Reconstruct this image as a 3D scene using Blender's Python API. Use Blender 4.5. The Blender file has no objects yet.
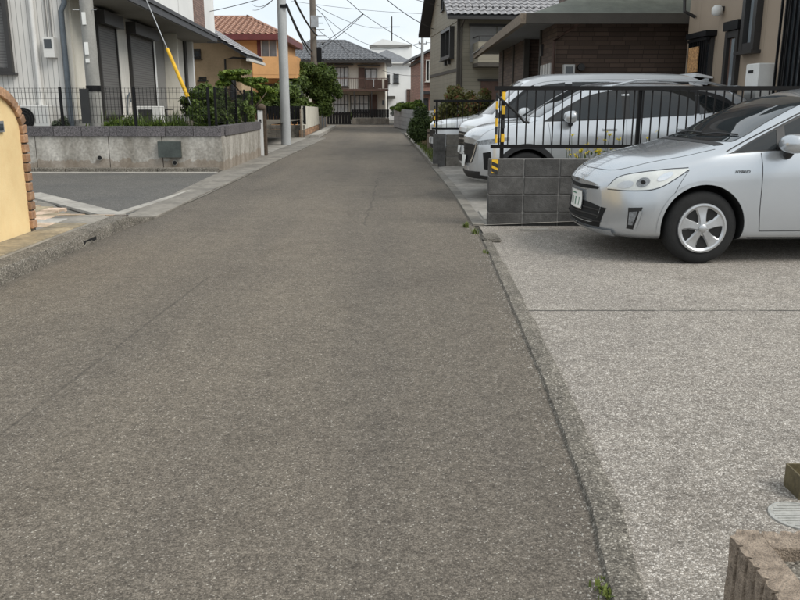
import bpy, bmesh, math, random
import numpy as np
from mathutils import Vector, Matrix, noise as mnoise
from mathutils.bvhtree import BVHTree
random.seed(7)
R = math.radians
SC = bpy.context.scene
COL = SC.collection

# ------------------------------------------------------------------ camera
cam = bpy.data.objects.new('camera', bpy.data.cameras.new('camera'))
COL.objects.link(cam)
cam.location = (0, 0, 1.34)
cam.rotation_euler = (R(90 - 13.766), 0, 0)
cam.data.sensor_width = 36; cam.data.lens = 36
cam.data.clip_end = 2000; cam.data.clip_start = .05
SC.camera = cam

# ------------------------------------------------------------------ sky
SUN_EL, SUN_AZ = R(46), R(118)          # azimuth clockwise from +Y
w = bpy.data.worlds.new('World'); SC.world = w; w.use_nodes = True
nt = w.node_tree; nt.nodes.clear()
out = nt.nodes.new('ShaderNodeOutputWorld'); bg = nt.nodes.new('ShaderNodeBackground')
sky = nt.nodes.new('ShaderNodeTexSky'); sky.sky_type = 'NISHITA'; sky.sun_disc = False
sky.sun_elevation = SUN_EL; sky.sun_rotation = SUN_AZ; sky.dust_density = 3
tc = nt.nodes.new('ShaderNodeTexCoord')
mp = nt.nodes.new('ShaderNodeMapping'); mp.inputs['Scale'].default_value = (1, 1, 2.6)
nz = nt.nodes.new('ShaderNodeTexNoise'); nz.inputs['Scale'].default_value = 3.2
nz.inputs['Detail'].default_value = 6; nz.inputs['Roughness'].default_value = .55
rp = nt.nodes.new('ShaderNodeValToRGB')
rp.color_ramp.elements[0].position = .36; rp.color_ramp.elements[0].color = (7.4, 8.25, 8.9, 1)
rp.color_ramp.elements[1].position = .64; rp.color_ramp.elements[1].color = (9.0, 9.35, 9.55, 1)
mx = nt.nodes.new('ShaderNodeMixRGB'); mx.inputs['Fac'].default_value = .93
L = nt.links.new
L(tc.outputs['Generated'], mp.inputs['Vector']); L(mp.outputs[0], nz.inputs['Vector'])
L(nz.outputs['Fac'], rp.inputs['Fac']); L(sky.outputs[0], mx.inputs[1]); L(rp.outputs[0], mx.inputs[2])
L(mx.outputs[0], bg.inputs['Color']); bg.inputs['Strength'].default_value = .067
L(bg.outputs[0], out.inputs['Surface'])

sun = bpy.data.objects.new('sun', bpy.data.lights.new('sun', 'SUN')); COL.objects.link(sun)
sun.data.energy = 1.5; sun.data.angle = R(30); sun.data.color = (1, .965, .90)
sd = Vector((math.sin(SUN_AZ) * math.cos(SUN_EL), math.cos(SUN_AZ) * math.cos(SUN_EL), math.sin(SUN_EL)))
sun.rotation_euler = (-sd).to_track_quat('-Z', 'Y').to_euler()
sun.location = (0, 0, 30)
SC.view_settings.view_transform = 'Standard'; SC.view_settings.look = 'None'
SC.view_settings.gamma = 1; SC.view_settings.exposure = 0.84
SC.view_settings.use_curve_mapping = False

# ------------------------------------------------------------------ materials
MATS = {}
def newmat(name):
    m = bpy.data.materials.new(name); m.use_nodes = True
    MATS[name] = m
    return m, m.node_tree, m.node_tree.nodes['Principled BSDF']
def N(t, typ, **kw):
    n = t.nodes.new(typ)
    for k, v in kw.items():
        if k in n.inputs: n.inputs[k].default_value = v
        else: setattr(n, k, v)
    return n
def mixc(t, fac, a, b, mode='MIX'):
    n = t.nodes.new('ShaderNodeMixRGB'); n.blend_type = mode
    for s, v in ((n.inputs[0], fac), (n.inputs[1], a), (n.inputs[2], b)):
        if isinstance(v, (int, float)): s.default_value = v
        elif isinstance(v, tuple): s.default_value = (*v[:3], 1)
        else: t.links.new(v, s)
    return n.outputs[0]
def ramp(t, src, lo, hi, a=(0, 0, 0), b=(1, 1, 1)):
    n = t.nodes.new('ShaderNodeValToRGB')
    n.color_ramp.elements[0].position = lo; n.color_ramp.elements[1].position = hi
    n.color_ramp.elements[0].color = (*a, 1); n.color_ramp.elements[1].color = (*b, 1)
    t.links.new(src, n.inputs[0]); return n.outputs[0]
def coords(t, scale=(1, 1, 1), kind='Object'):
    c = t.nodes.new('ShaderNodeTexCoord')
    if kind == 'World':
        g = t.nodes.new('ShaderNodeNewGeometry'); src = g.outputs['Position']
    else: src = c.outputs[kind]
    m = t.nodes.new('ShaderNodeMapping'); m.inputs['Scale'].default_value = scale
    t.links.new(src, m.inputs['Vector']); return m.outputs[0]
def bump(t, p, h, strength=.3, dist=.01):
    b = N(t, 'ShaderNodeBump', Strength=strength, Distance=dist)
    t.links.new(h, b.inputs['Height']); t.links.new(b.outputs[0], p.inputs['Normal'])
def mat(name, c, var=.12, scale=4, rough=.8, metal=0, bmp=0, bscale=60, coat=0, streak=False, spec=.5, kind='Object', var2=None, each=0, dirt=0):
    """plain surface with two scales of tone variation and fine relief"""
    m, t, p = newmat(name)
    v = coords(t, (1, 1, .4) if streak else (1, 1, 1), kind)
    n1 = N(t, 'ShaderNodeTexNoise', Scale=scale, Detail=6, Roughness=.62); t.links.new(v, n1.inputs['Vector'])
    n2 = N(t, 'ShaderNodeTexNoise', Scale=scale * 9, Detail=3); t.links.new(coords(t, kind=kind), n2.inputs['Vector'])
    lo = var2 if var2 else tuple(x * (1 - 1.6 * var) for x in c); hi = tuple(min(1, x * (1 + var)) for x in c)
    a = ramp(t, n1.outputs['Fac'], .32, .68, lo, hi)
    b = mixc(t, min(1, var * 1.6), a, n2.outputs['Fac'], 'OVERLAY')
    if each:
        oi = N(t, 'ShaderNodeObjectInfo'); b = mixc(t, 1, b, ramp(t, oi.outputs['Random'], 0, 1, (1 - each,) * 3, (1 + each * .7, 1 + each * .62, 1 + each * .55)), 'MULTIPLY')
    if dirt:
        sz = N(t, 'ShaderNodeSeparateXYZ'); t.links.new(coords(t, kind=kind), sz.inputs[0])
        nd = N(t, 'ShaderNodeTexNoise', Scale=5, Detail=6, Roughness=.7); t.links.new(coords(t, (1, 1, .5), kind), nd.inputs['Vector'])
        ma = N(t, 'ShaderNodeMath', operation='MULTIPLY_ADD'); t.links.new(nd.outputs['Fac'], ma.inputs[0]); ma.inputs[1].default_value = -.42; t.links.new(sz.outputs['Z'], ma.inputs[2])
        b = mixc(t, ramp(t, ma.outputs[0], -.26 + dirt, .0 + dirt, (.5, .5, .5), (0, 0, 0)), b, (.20, .14, .09))
    t.links.new(b, p.inputs['Base Color'])
    p.inputs['Roughness'].default_value = rough; p.inputs['Metallic'].default_value = metal
    p.inputs['Specular IOR Level'].default_value = spec
    if coat: p.inputs['Coat Weight'].default_value = coat; p.inputs['Coat Roughness'].default_value = .05
    if bmp:
        n3 = N(t, 'ShaderNodeTexNoise', Scale=bscale, Detail=5); t.links.new(coords(t, kind=kind), n3.inputs['Vector'])
        bump(t, p, n3.outputs['Fac'], bmp, .01)
    return m
def aggregate(name, dark, mid, light, cell, speck, stain, rough=.9, big=.35, bands=False, lines=None, bst=.6, grain=.7, blotch=0):
    """stones in a binder: random grey per stone, sparse light stones, stains in large patches"""
    m, t, p = newmat(name)
    v = coords(t, kind='World')
    wob = N(t, 'ShaderNodeTexNoise', Scale=40, Detail=2); t.links.new(v, wob.inputs['Vector'])
    vo = N(t, 'ShaderNodeTexVoronoi', Scale=cell, Randomness=1); t.links.new(v, vo.inputs['Vector'])
    sep = N(t, 'ShaderNodeSeparateColor'); t.links.new(vo.outputs['Color'], sep.inputs[0])
    base = ramp(t, sep.outputs[0], .05, .95, dark, mid)
    sp = ramp(t, sep.outputs[1], 1 - speck, 1 - speck * .55)
    base = mixc(t, sp, base, light)
    edge = ramp(t, vo.outputs['Distance'], .25 , .75, (1, 1, 1), (.62, .61, .6))
    base = mixc(t, .8, base, edge, 'MULTIPLY')
    n1 = N(t, 'ShaderNodeTexNoise', Scale=big, Detail=7, Roughness=.6); t.links.new(v, n1.inputs['Vector'])
    base = mixc(t, 1, base, ramp(t, n1.outputs['Fac'], .3, .7, tuple(stain), (1.12, 1.1, 1.06)), 'MULTIPLY')
    n2 = N(t, 'ShaderNodeTexNoise', Scale=6, Detail=6, Roughness=.7); t.links.new(v, n2.inputs['Vector'])
    base = mixc(t, .6, base, ramp(t, n2.outputs['Fac'], .3, .72, (.72, .71, .7), (1.15, 1.15, 1.13)), 'MULTIPLY')
    for sc_, am in ((26, .75), (75, .85)):
        n5 = N(t, 'ShaderNodeTexNoise', Scale=sc_, Detail=3, Roughness=.6); t.links.new(v, n5.inputs['Vector'])
        base = mixc(t, grain * am, base, ramp(t, n5.outputs['Fac'], .32, .68, (.60, .59, .57), (1.34, 1.33, 1.31)), 'MULTIPLY')
    if blotch:
        n6 = N(t, 'ShaderNodeTexNoise', Scale=1.3, Detail=5, Roughness=.65, Distortion=.6); t.links.new(v, n6.inputs['Vector'])
        base = mixc(t, blotch, base, ramp(t, n6.outputs['Fac'], .56, .70, (1, 1, 1), (.58, .56, .54)), 'MULTIPLY')
    if bands:
        n4 = N(t, 'ShaderNodeTexNoise', Scale=1, Detail=4, Roughness=.55); t.links.new(coords(t, (.9, .07, 1), 'World'), n4.inputs['Vector'])
        base = mixc(t, 1, base, ramp(t, n4.outputs['Fac'], .3, .72, (.76, .765, .78), (1.14, 1.12, 1.08)), 'MULTIPLY')
    if lines: base = lines(t, v, base)
    t.links.new(base, p.inputs['Base Color'])
    p.inputs['Roughness'].default_value = rough; p.inputs['Specular IOR Level'].default_value = .3
    inv = N(t, 'ShaderNodeMath', operation='SUBTRACT'); inv.inputs[0].default_value = 1; t.links.new(vo.outputs['Distance'], inv.inputs[1])
    ad = N(t, 'ShaderNodeMath', operation='ADD'); t.links.new(inv.outputs[0], ad.inputs[0]); t.links.new(n2.outputs['Fac'], ad.inputs[1])
    bump(t, p, ad.outputs[0], bst, .004)
    return m
def crack_lines(specs):
    """dark wandering seams in the asphalt: (axis, position, from, to, half width, darkness)"""
    def f(t, v, base):
        s = N(t, 'ShaderNodeSeparateXYZ'); t.links.new(v, s.inputs[0])
        for ax, pos, a, b, hw, dk, wav, slope in specs:
            nn = N(t, 'ShaderNodeTexNoise', Scale=2.2, Detail=6); t.links.new(v, nn.inputs['Vector'])
            def mth(op, x, y):
                n = N(t, 'ShaderNodeMath', operation=op)
                for i, q in enumerate((x, y)):
                    if q is None: continue
                    if isinstance(q, (int, float)): n.inputs[i].default_value = q
                    else: t.links.new(q, n.inputs[i])
                return n.outputs[0]
            along = s.outputs['Y' if ax == 'X' else 'X']; across = s.outputs[ax]
            d = mth('ADD', across, mth('MULTIPLY', mth('SUBTRACT', nn.outputs['Fac'], .5), wav))
            d = mth('SUBTRACT', d, mth('MULTIPLY', along, slope))
            d = mth('ABSOLUTE', mth('SUBTRACT', d, pos), None)
            fac = mth('SUBTRACT', 1.0, mth('DIVIDE', d, hw))
            fac = mth('MAXIMUM', fac, 0.0)
            inside = mth('MULTIPLY', mth('GREATER_THAN', along, a), mth('LESS_THAN', along, b))
            brk = ramp(t, nn.outputs['Fac'], .25, .42)
            fac = mth('MULTIPLY', mth('MULTIPLY', mth('MULTIPLY', fac, inside), dk), brk)
            base = mixc(t, fac, base, (.02, .019, .017))
        return base
    return f
def grooves(name, c, axis, pitch, width=.012, var=.06, rough=.7, depth=.5, rows=None, c2=None):
    """siding boards: one groove every pitch metres along an axis; rows add an offset brick pattern"""
    m, t, p = newmat(name)
    v = coords(t)
    s = N(t, 'ShaderNodeSeparateXYZ'); t.links.new(v, s.inputs[0])
    def line(sock, pit, wd, off=None):
        a = N(t, 'ShaderNodeMath', operation='DIVIDE'); t.links.new(sock, a.inputs[0]); a.inputs[1].default_value = pit
        src = a.outputs[0]
        if off is not None:
            o = N(t, 'ShaderNodeMath', operation='ADD'); t.links.new(src, o.inputs[0]); t.links.new(off, o.inputs[1]); src = o.outputs[0]
        fr = N(t, 'ShaderNodeMath', operation='FRACT'); t.links.new(src, fr.inputs[0])
        g = N(t, 'ShaderNodeMath', operation='LESS_THAN'); t.links.new(fr.outputs[0], g.inputs[0]); g.inputs[1].default_value = wd / pit
        return g.outputs[0], a.outputs[0]
    if axis == 'XY':
        q = N(t, 'ShaderNodeMath', operation='ADD'); t.links.new(s.outputs['X'], q.inputs[0]); t.links.new(s.outputs['Y'], q.inputs[1])
        sock = q.outputs[0]
    else: sock = s.outputs[axis]
    g, cell = line(sock, pitch, width)
    n1 = N(t, 'ShaderNodeTexNoise', Scale=1.3, Detail=6); t.links.new(v, n1.inputs['Vector'])
    fl = N(t, 'ShaderNodeMath', operation='FLOOR'); t.links.new(cell, fl.inputs[0])
    wn = N(t, 'ShaderNodeTexWhiteNoise', noise_dimensions='1D'); t.links.new(fl.outputs[0], wn.inputs['W'])
    if rows:
        q = N(t, 'ShaderNodeMath', operation='ADD'); t.links.new(s.outputs['X'], q.inputs[0]); t.links.new(s.outputs['Y'], q.inputs[1])
        g2, c2n = line(q.outputs[0], rows, .012, wn.outputs['Value'])
        mxm = N(t, 'ShaderNodeMath', operation='MAXIMUM'); t.links.new(g, mxm.inputs[0]); t.links.new(g2, mxm.inputs[1]); g = mxm.outputs[0]
        ad = N(t, 'ShaderNodeMath', operation='ADD'); t.links.new(c2n, ad.inputs[0]); t.links.new(wn.outputs['Value'], ad.inputs[1])
        f2 = N(t, 'ShaderNodeMath', operation='FLOOR'); t.links.new(ad.outputs[0], f2.inputs[0])
        cb = N(t, 'ShaderNodeCombineXYZ'); t.links.new(f2.outputs[0], cb.inputs[0]); t.links.new(fl.outputs[0], cb.inputs[1])
        wn = N(t, 'ShaderNodeTexWhiteNoise', noise_dimensions='2D'); t.links.new(cb.outputs[0], wn.inputs['Vector'])
    hi = tuple(min(1, x * (1 + var)) for x in c); lo = c2 or tuple(x * (1 - var) for x in c)
    b = ramp(t, wn.outputs['Value'], 0, 1, lo, hi)
    b = mixc(t, .5, b, ramp(t, n1.outputs['Fac'], .3, .7, (.8, .8, .79), (1.08, 1.08, 1.08)), 'MULTIPLY')
    b = mixc(t, g, b, tuple(x * .45 for x in c))
    t.links.new(b, p.inputs['Base Color']); p.inputs['Roughness'].default_value = rough
    inv = N(t, 'ShaderNodeMath', operation='SUBTRACT'); inv.inputs[0].default_value = 1; t.links.new(g, inv.inputs[1])
    bump(t, p, inv.outputs[0], depth, .01)
    return m
def leafmat(name, a, b, c=None):
    m, t, p = newmat(name)
    at = N(t, 'ShaderNodeAttribute', attribute_name='tone')
    n = t.nodes.new('ShaderNodeValToRGB'); n.color_ramp.elements[0].color = (*a, 1); n.color_ramp.elements[1].color = (*b, 1)
    if c:
        e = n.color_ramp.elements.new(.9); e.color = (*b, 1); n.color_ramp.elements[-1].color = (*c, 1)
    t.links.new(at.outputs['Fac'], n.inputs[0]); t.links.new(n.outputs[0], p.inputs['Base Color'])
    p.inputs['Roughness'].default_value = .55; p.inputs['Specular IOR Level'].default_value = .35
    tr = N(t, 'ShaderNodeBsdfTranslucent'); t.links.new(n.outputs[0], tr.inputs['Color'])
    ms = t.nodes.new('ShaderNodeMixShader'); ms.inputs[0].default_value = .3
    t.links.new(p.outputs[0], ms.inputs[1]); t.links.new(tr.outputs[0], ms.inputs[2])
    t.links.new(ms.outputs[0], t.nodes['Material Output'].inputs['Surface'])
    return m
def glass(name, c, rough=.03, spec=.6):
    m, t, p = newmat(name)
    n = N(t, 'ShaderNodeTexNoise', Scale=2, Detail=2); t.links.new(coords(t), n.inputs['Vector'])
    t.links.new(ramp(t, n.outputs['Fac'], .35, .65, tuple(x * .7 for x in c), c), p.inputs['Base Color'])
    p.inputs['Roughness'].default_value = rough; p.inputs['Specular IOR Level'].default_value = spec
    return m
def paint(name, c, metal=.5, rough=.24):
    m, t, p = newmat(name)
    v = coords(t)
    n = N(t, 'ShaderNodeTexNoise', Scale=900, Detail=1); t.links.new(v, n.inputs['Vector'])
    n2 = N(t, 'ShaderNodeTexNoise', Scale=3, Detail=6, Roughness=.7); t.links.new(v, n2.inputs['Vector'])
    b = mixc(t, .05, c, n.outputs['Fac'], 'OVERLAY')
    s = N(t, 'ShaderNodeSeparateXYZ'); t.links.new(v, s.inputs[0])
    t.links.new(mixc(t, .02, b, ramp(t, n2.outputs['Fac'], .4, .7), 'OVERLAY'), p.inputs['Base Color'])
    p.inputs['Metallic'].default_value = metal; p.inputs['Roughness'].default_value = rough
    p.inputs['Coat Weight'].default_value = .8; p.inputs['Coat Roughness'].default_value = .06
    return m

aggregate('asphalt', (.114, .102, .088), (.242, .218, .190), (.40, .38, .35), 190, .04, (.88, .87, .86),
          bands=True, blotch=.35, lines=crack_lines([('X', -1.81, 0.5, 6.2, .013, .42, .03, .046), ('Y', 6.25, -3.0, -.9, .012, .3, .2, .02),
                             ('Y', 13.6, -1.2, .6, .03, .5, .3, .0), ('X', -.4, 9, 15, .02, .4, .25, 0)]))
aggregate('side_asphalt', (.105, .103, .10), (.175, .172, .167), (.3, .3, .3), 160, .04, (.86, .87, .88), big=.8)
aggregate('washed_concrete', (.20, .184, .168), (.40, .376, .352), (.60, .58, .56), 185, .22, (.86, .845, .825), big=.55, bst=.8, blotch=.5,
          lines=crack_lines([('Y', 5.16, .8, 9, .022, .95, .02, 0)]))
aggregate('kerb_concrete', (.11, .102, .09), (.28, .262, .235), (.46, .44, .41), 150, .12, (.66, .65, .63), big=3.0, bst=.8)
mat('lot_concrete', (.29, .27, .24), .22, 1.6, .9, bmp=.3, bscale=90, kind='World')
mat('light_concrete', (.34, .32, .285), .2, 2.2, .9, bmp=.3, bscale=80, kind='World')
mat('apron_concrete', (.215, .198, .170), .24, 2.0, .9, bmp=.3, bscale=80, kind='World', each=0.12)
mat('soil', (.10, .085, .06), .3, 3, .95, bmp=.6, bscale=30, kind='World')
mat('ground_earth', (.15, .14, .12), .3, .6, .95, bmp=.4, bscale=20, kind='World')
mat('old_concrete', (.38, .36, .325), .34, 2.2, .9, bmp=.35, bscale=50, streak=True, var2=(.20, .182, .152), dirt=-.02)
mat('coping_stone', (.13, .12, .125), .5, 45, .85, bmp=.5, bscale=60, each=0.15)
mat('block_grey', (.085, .083, .08), .28, 3, .9, bmp=.45, bscale=70, kind='World')
mat('block_face', (.088, .086, .083), .3, 2.4, .92, bmp=.5, bscale=80, kind='World', var2=(.05, .048, .045), each=0.18)
mat('block_tan', (.20, .185, .16), .28, 2.4, .92, bmp=.5, bscale=80, kind='World', var2=(.11, .10, .085), each=0.18)
mat('mortar', (.26, .25, .235), .2, 8, .95, bmp=.3, bscale=90)
mat('light_block', (.36, .36, .36), .15, 2, .9, bmp=.3, bscale=40, each=0.12)
mat('split_block', (.27, .215, .165), .4, 34, .95, bmp=1, bscale=160, var2=(.15, .115, .085))
mat('yellow_stucco', (.82, .63, .34), .06, 1.6, .9, bmp=.25, bscale=120, var2=(.72, .53, .27))
mat('terracotta_brick', (.38, .235, .14), .25, 5, .85, bmp=.4, bscale=60, kind='World', var2=(.25, .145, .088), each=0.3)
mat('joint_dark', (.10, .085, .07), .2, 20, .95)
mat('pink_stone', (.54, .41, .32), .3, 3, .85, bmp=.3, kind='World', var2=(.30, .23, .15), each=0.3)
mat('pavement_tile', (.29, .235, .15), .3, 3, .85, bmp=.3, kind='World', var2=(.18, .155, .11), each=0.3)
mat('black_metal', (.006, .006, .007), .2, 8, .55, spec=.25)
mat('brown_metal', (.006, .005, .005), .2, 8, .55, spec=.25)
mat('grey_pipe', (.10, .12, .14), .15, 4, .5)
mat('white_plastic', (.68, .67, .64), .06, 3, .5)
mat('galvanised', (.42, .43, .44), .15, 5, .45, metal=.6)
mat('pole_concrete', (.29, .285, .265), .12, 3, .9, bmp=.2, bscale=60, streak=True)
mat('pale_pole', (.42, .43, .43), .10, 3, .75, bmp=.15, bscale=60, streak=True)
mat('dark_pole', (.17, .145, .12), .2, 4, .9, bmp=.3, bscale=60, streak=True)
mat('yellow_plastic', (.78, .46, .02), .1, 6, .5)
mat('hazard_black', (.02, .02, .02), .1, 6, .5)
grooves('grey_siding', (.66, .64, .605), 'X', .105, .012, .03)
grooves('cream_siding', (.70, .675, .62), 'Y', .16, .006, .03)
mat('white_render', (.80, .80, .785), .035, 1.2, .75, streak=True)
mat('cream_render', (.70, .665, .58), .07, 1.5, .8, streak=True)
grooves('brown_tile_cladding', (.24, .155, .125), 'Z', .075, .012, .25, rows=.24)
mat('fascia_dark', (.042, .042, .046), .12, 2, .5)
mat('soffit_grey', (.22, .215, .205), .06, 2, .8)
grooves('shutter_grey', (.15, .145, .14), 'Z', .06, .012, .04, rough=.55)
mat('dark_frame', (.030, .028, .027), .1, 6, .45)
mat('ochre_render', (.56, .41, .26), .1, 2, .9, bmp=.3, bscale=60)
mat('orange_render', (.74, .40, .17), .07, 2, .85, bmp=.15, bscale=40)
mat('red_tile', (.35, .205, .145), .3, 6, .7, kind='World', var2=(.20, .11, .08))
mat('maroon_fascia', (.14, .03, .028), .15, 3, .6)
mat('grey_tile', (.15, .155, .165), .2, 6, .6, kind='World')
mat('silver_tile', (.29, .285, .29), .22, 7, .6, kind='World')
grooves('olive_siding', (.265, .24, .185), 'Z', .18, .008, .05)
mat('olive_trim', (.06, .052, .042), .1, 4, .7)
grooves('brown_brick_siding', (.125, .082, .060), 'Z', .085, .014, .28, rows=.30)
mat('green_roof', (.115, .125, .10), .2, 3, .6, streak=False)
grooves('tan_siding', (.32, .25, .185), 'Y', .9, .006, .04, depth=.3)
grooves('pink_brick_siding', (.40, .225, .18), 'Z', .10, .015, .2, rows=.3)
mat('bamboo_mat', (.40, .22, .09), .6, 40, .8, var2=(.12, .06, .025))
mat('curtain', (.66, .67, .66), .1, 6, .85)
mat('door_brown', (.10, .055, .04), .15, 5, .6)
mat('green_plate', (.055, .066, .06), .2, 8, .6)
mat('board_cream', (.58, .55, .47), .16, 3, .85, streak=True)
mat('timber_grey', (.22, .175, .13), .25, 12, .9, bmp=.4)
mat('bark', (.09, .065, .045), .3, 12, .95, bmp=.7, bscale=40)
mat('iron_lid', (.36, .355, .33), .15, 30, .6)
mat('olive_box', (.10, .08, .04), .3, 9, .6, bmp=.2)
mat('pebble', (.12, .12, .13), .2, 8, .7)
mat('cable', (.028, .028, .03), .1, 4, .6)
mat('rust_iron', (.12, .09, .075), .3, 40, .8, metal=.4)
glass('window_glass', (.05, .058, .065)); glass('pale_glass', (.25, .28, .30), .08)
glass('car_glass', (.016, .019, .020), .02, .6); glass('screen_glass', (.035, .042, .046), .015, .9)
paint('silver_paint', (.50, .525, .55), .65); paint('suv_paint', (.56, .575, .59), .55)
paint('white_paint', (.80, .81, .82), 0, .28)
mat('car_black', (.014, .014, .015), .15, 6, .5); mat('well_black', (.006, .006, .006), .1, 4, .9)
mat('rubber', (.009, .009, .009), .25, 8, .85, bmp=.2, bscale=90)
mat('chrome', (.75, .76, .77), .05, 6, .12, metal=1); mat('wheel_silver', (.50, .51, .52), .06, 9, .32, metal=.75)
mat('lens_clear', (.66, .67, .64), .08, 9, .08, coat=1); mat('lens_dark', (.20, .21, .22), .4, 18, .1, coat=1)
mat('lens_red', (.10, .012, .012), .2, 8, .1, coat=1)
mat('plate_white', (.78, .78, .75), .04, 6, .5); mat('plate_green', (.02, .16, .08), .05, 6, .5)
mat('dark_seam', (.025, .025, .027), .05, 4, .8)
leafmat('leaf_mid', (.045, .074, .016), (.155, .215, .05)); leafmat('leaf_bright', (.06, .11, .018), (.22, .30, .05))
leafmat('leaf_dark', (.03, .052, .016), (.10, .145, .04)); leafmat('leaf_olive', (.05, .062, .045), (.15, .175, .12))
leafmat('leaf_red', (.10, .11, .03), (.24, .23, .08), (.38, .15, .09)); leafmat('grass', (.05, .075, .018), (.20, .24, .06))
leafmat('petal_yellow', (.6, .45, .02), (.85, .72, .04)); leafmat('dry_litter', (.10, .07, .03), (.25, .19, .10))

# ------------------------------------------------------------------ mesh helpers
class MB:
    def __init__(s): s.v = []; s.f = []; s.m = []
    def add(s, vs, fs, mi=0):
        o = len(s.v); s.v += [tuple(v) for v in vs]; s.f += [tuple(i + o for i in f) for f in fs]; s.m += [mi] * len(fs); return s
    def box(s, x0, x1, y0, y1, z0, z1, mi=0):
        vs = [(x, y, z) for z in (z0, z1) for y in (y0, y1) for x in (x0, x1)]
        return s.add(vs, [(0, 2, 3, 1), (4, 5, 7, 6), (0, 1, 5, 4), (2, 6, 7, 3), (0, 4, 6, 2), (1, 3, 7, 5)], mi)
    def prism(s, poly, axis, a, b, mi=0):
        """extrude a 2D polygon along an axis: X -> (y,z), Y -> (x,z), Z -> (x,y)"""
        n = len(poly)
        def p(q, t): return {'X': (t, q[0], q[1]), 'Y': (q[0], t, q[1]), 'Z': (q[0], q[1], t)}[axis]
        vs = [p(q, a) for q in poly] + [p(q, b) for q in poly]
        fs = [tuple(range(n))[::-1], tuple(range(n, 2 * n))] + [(i, (i + 1) % n, n + (i + 1) % n, n + i) for i in range(n)]
        return s.add(vs, fs, mi)
    def tube(s, pts, r, n=8, r2=None, mi=0, cap=True):
        pts = [Vector(p) for p in pts]; k = len(pts); vs = []; fs = []
        up = Vector((0, 0, 1))
        for i, p in enumerate(pts):
            d = (pts[min(i + 1, k - 1)] - pts[max(i - 1, 0)]).normalized()
            a = d.cross(up if abs(d.z) < .95 else Vector((1, 0, 0))).normalized(); b = d.cross(a)
            rr = r if r2 is None else r + (r2 - r) * i / max(1, k - 1)
            vs += [p + (a * math.cos(2 * math.pi * j / n) + b * math.sin(2 * math.pi * j / n)) * rr for j in range(n)]
        for i in range(k - 1):
            fs += [(i * n + j, i * n + (j + 1) % n, (i + 1) * n + (j + 1) % n, (i + 1) * n + j) for j in range(n)]
        if cap: fs += [tuple(range(n))[::-1], tuple(range((k - 1) * n, k * n))]
        return s.add(vs, fs, mi)
    def lathe(s, prof, n=24, axis='Z', c=(0, 0, 0), mi=0):
        vs = []; fs = []; k = len(prof)
        for r, h in prof:
            for j in range(n):
                a = 2 * math.pi * j / n; x, y = r * math.cos(a), r * math.sin(a)
                q = {'Z': (x, y, h), 'Y': (x, h, y), 'X': (h, x, y)}[axis]
                vs.append((q[0] + c[0], q[1] + c[1], q[2] + c[2]))
        for i in range(k - 1):
            fs += [(i * n + j, i * n + (j + 1) % n, (i + 1) * n + (j + 1) % n, (i + 1) * n + j) for j in range(n)]
        fs += [tuple(range(n))[::-1], tuple(range((k - 1) * n, k * n))]
        return s.add(vs, fs, mi)
    def quad(s, a, b, c, d, mi=0): return s.add([a, b, c, d], [(0, 1, 2, 3)], mi)
    def mesh(s, name, mats):
        me = bpy.data.meshes.new(name); me.from_pydata(s.v, [], s.f)
        for m in ([mats] if isinstance(mats, str) else mats): me.materials.append(MATS[m])
        if any(s.m): me.polygons.foreach_set('material_index', s.m)
        bm = bmesh.new(); bm.from_mesh(me); bmesh.ops.recalc_face_normals(bm, faces=bm.faces); bm.to_mesh(me); bm.free()
        return me
    def build(s, name, mats, parent=None, smooth=False, loc=None, rz=0, angle=None):
        me = s.mesh(name, mats)
        if smooth:
            me.polygons.foreach_set('use_smooth', [True] * len(me.polygons))
            if angle is not None: me.set_sharp_from_angle(angle=R(angle))
        return link(name, me, parent, loc, rz)
def link(name, me, parent=None, loc=None, rz=0):
    o = bpy.data.objects.new(name, me); COL.objects.link(o)
    if parent: o.parent = parent
    if loc is not None: o.location = loc
    if rz: o.rotation_euler.z = rz
    return o
def tag(o, label, cat, group=None):
    o['label'] = label; o['category'] = cat
    if group: o['group'] = group
    return o
def thing(name, label, cat, loc=(0, 0, 0), rz=0, group=None):
    o = bpy.data.objects.new(name, None); COL.objects.link(o); o.empty_display_size = .1
    o.location = loc; o.rotation_euler.z = rz
    return tag(o, label, cat, group)
def struct(o): o['kind'] = 'structure'; return o
def bevel_box(x0, x1, y0, y1, z0, z1, b=.01, seg=1, jit=0):
    bm = bmesh.new(); m = MB().box(x0, x1, y0, y1, z0, z1)
    vs = [bm.verts.new(v) for v in m.v]
    for f in m.f: bm.faces.new([vs[i] for i in f])
    bmesh.ops.recalc_face_normals(bm, faces=bm.faces)
    bmesh.ops.bevel(bm, geom=bm.edges[:], offset=b, segments=seg, affect='EDGES', profile=.6)
    if jit:
        for v in bm.verts: v.co += Vector((random.uniform(-jit, jit), random.uniform(-jit, jit), random.uniform(-jit, jit)))
    me = bpy.data.meshes.new('piece'); bm.to_mesh(me); bm.free(); return me
def setmat(me, m): me.materials.append(MATS[m]); return me
def strip(name, pts_l, pts_r, z, m, sub=None):
    """ground sheet between two edges"""
    mb = MB(); n = len(pts_l)
    zz = (lambda i: z) if not callable(z) else z
    vs = [(p[0], p[1], zz(i)) for i, p in enumerate(pts_l)] + [(p[0], p[1], zz(i)) for i, p in enumerate(pts_r)]
    mb.add(vs, [(i, n + i, n + i + 1, i + 1) for i in range(n - 1)])
    return struct(mb.build(name, m))
def poly(name, pts, z, m): return struct(MB().add([(p[0], p[1], z) for p in pts], [tuple(range(len(pts)))]).build(name, m))
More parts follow.
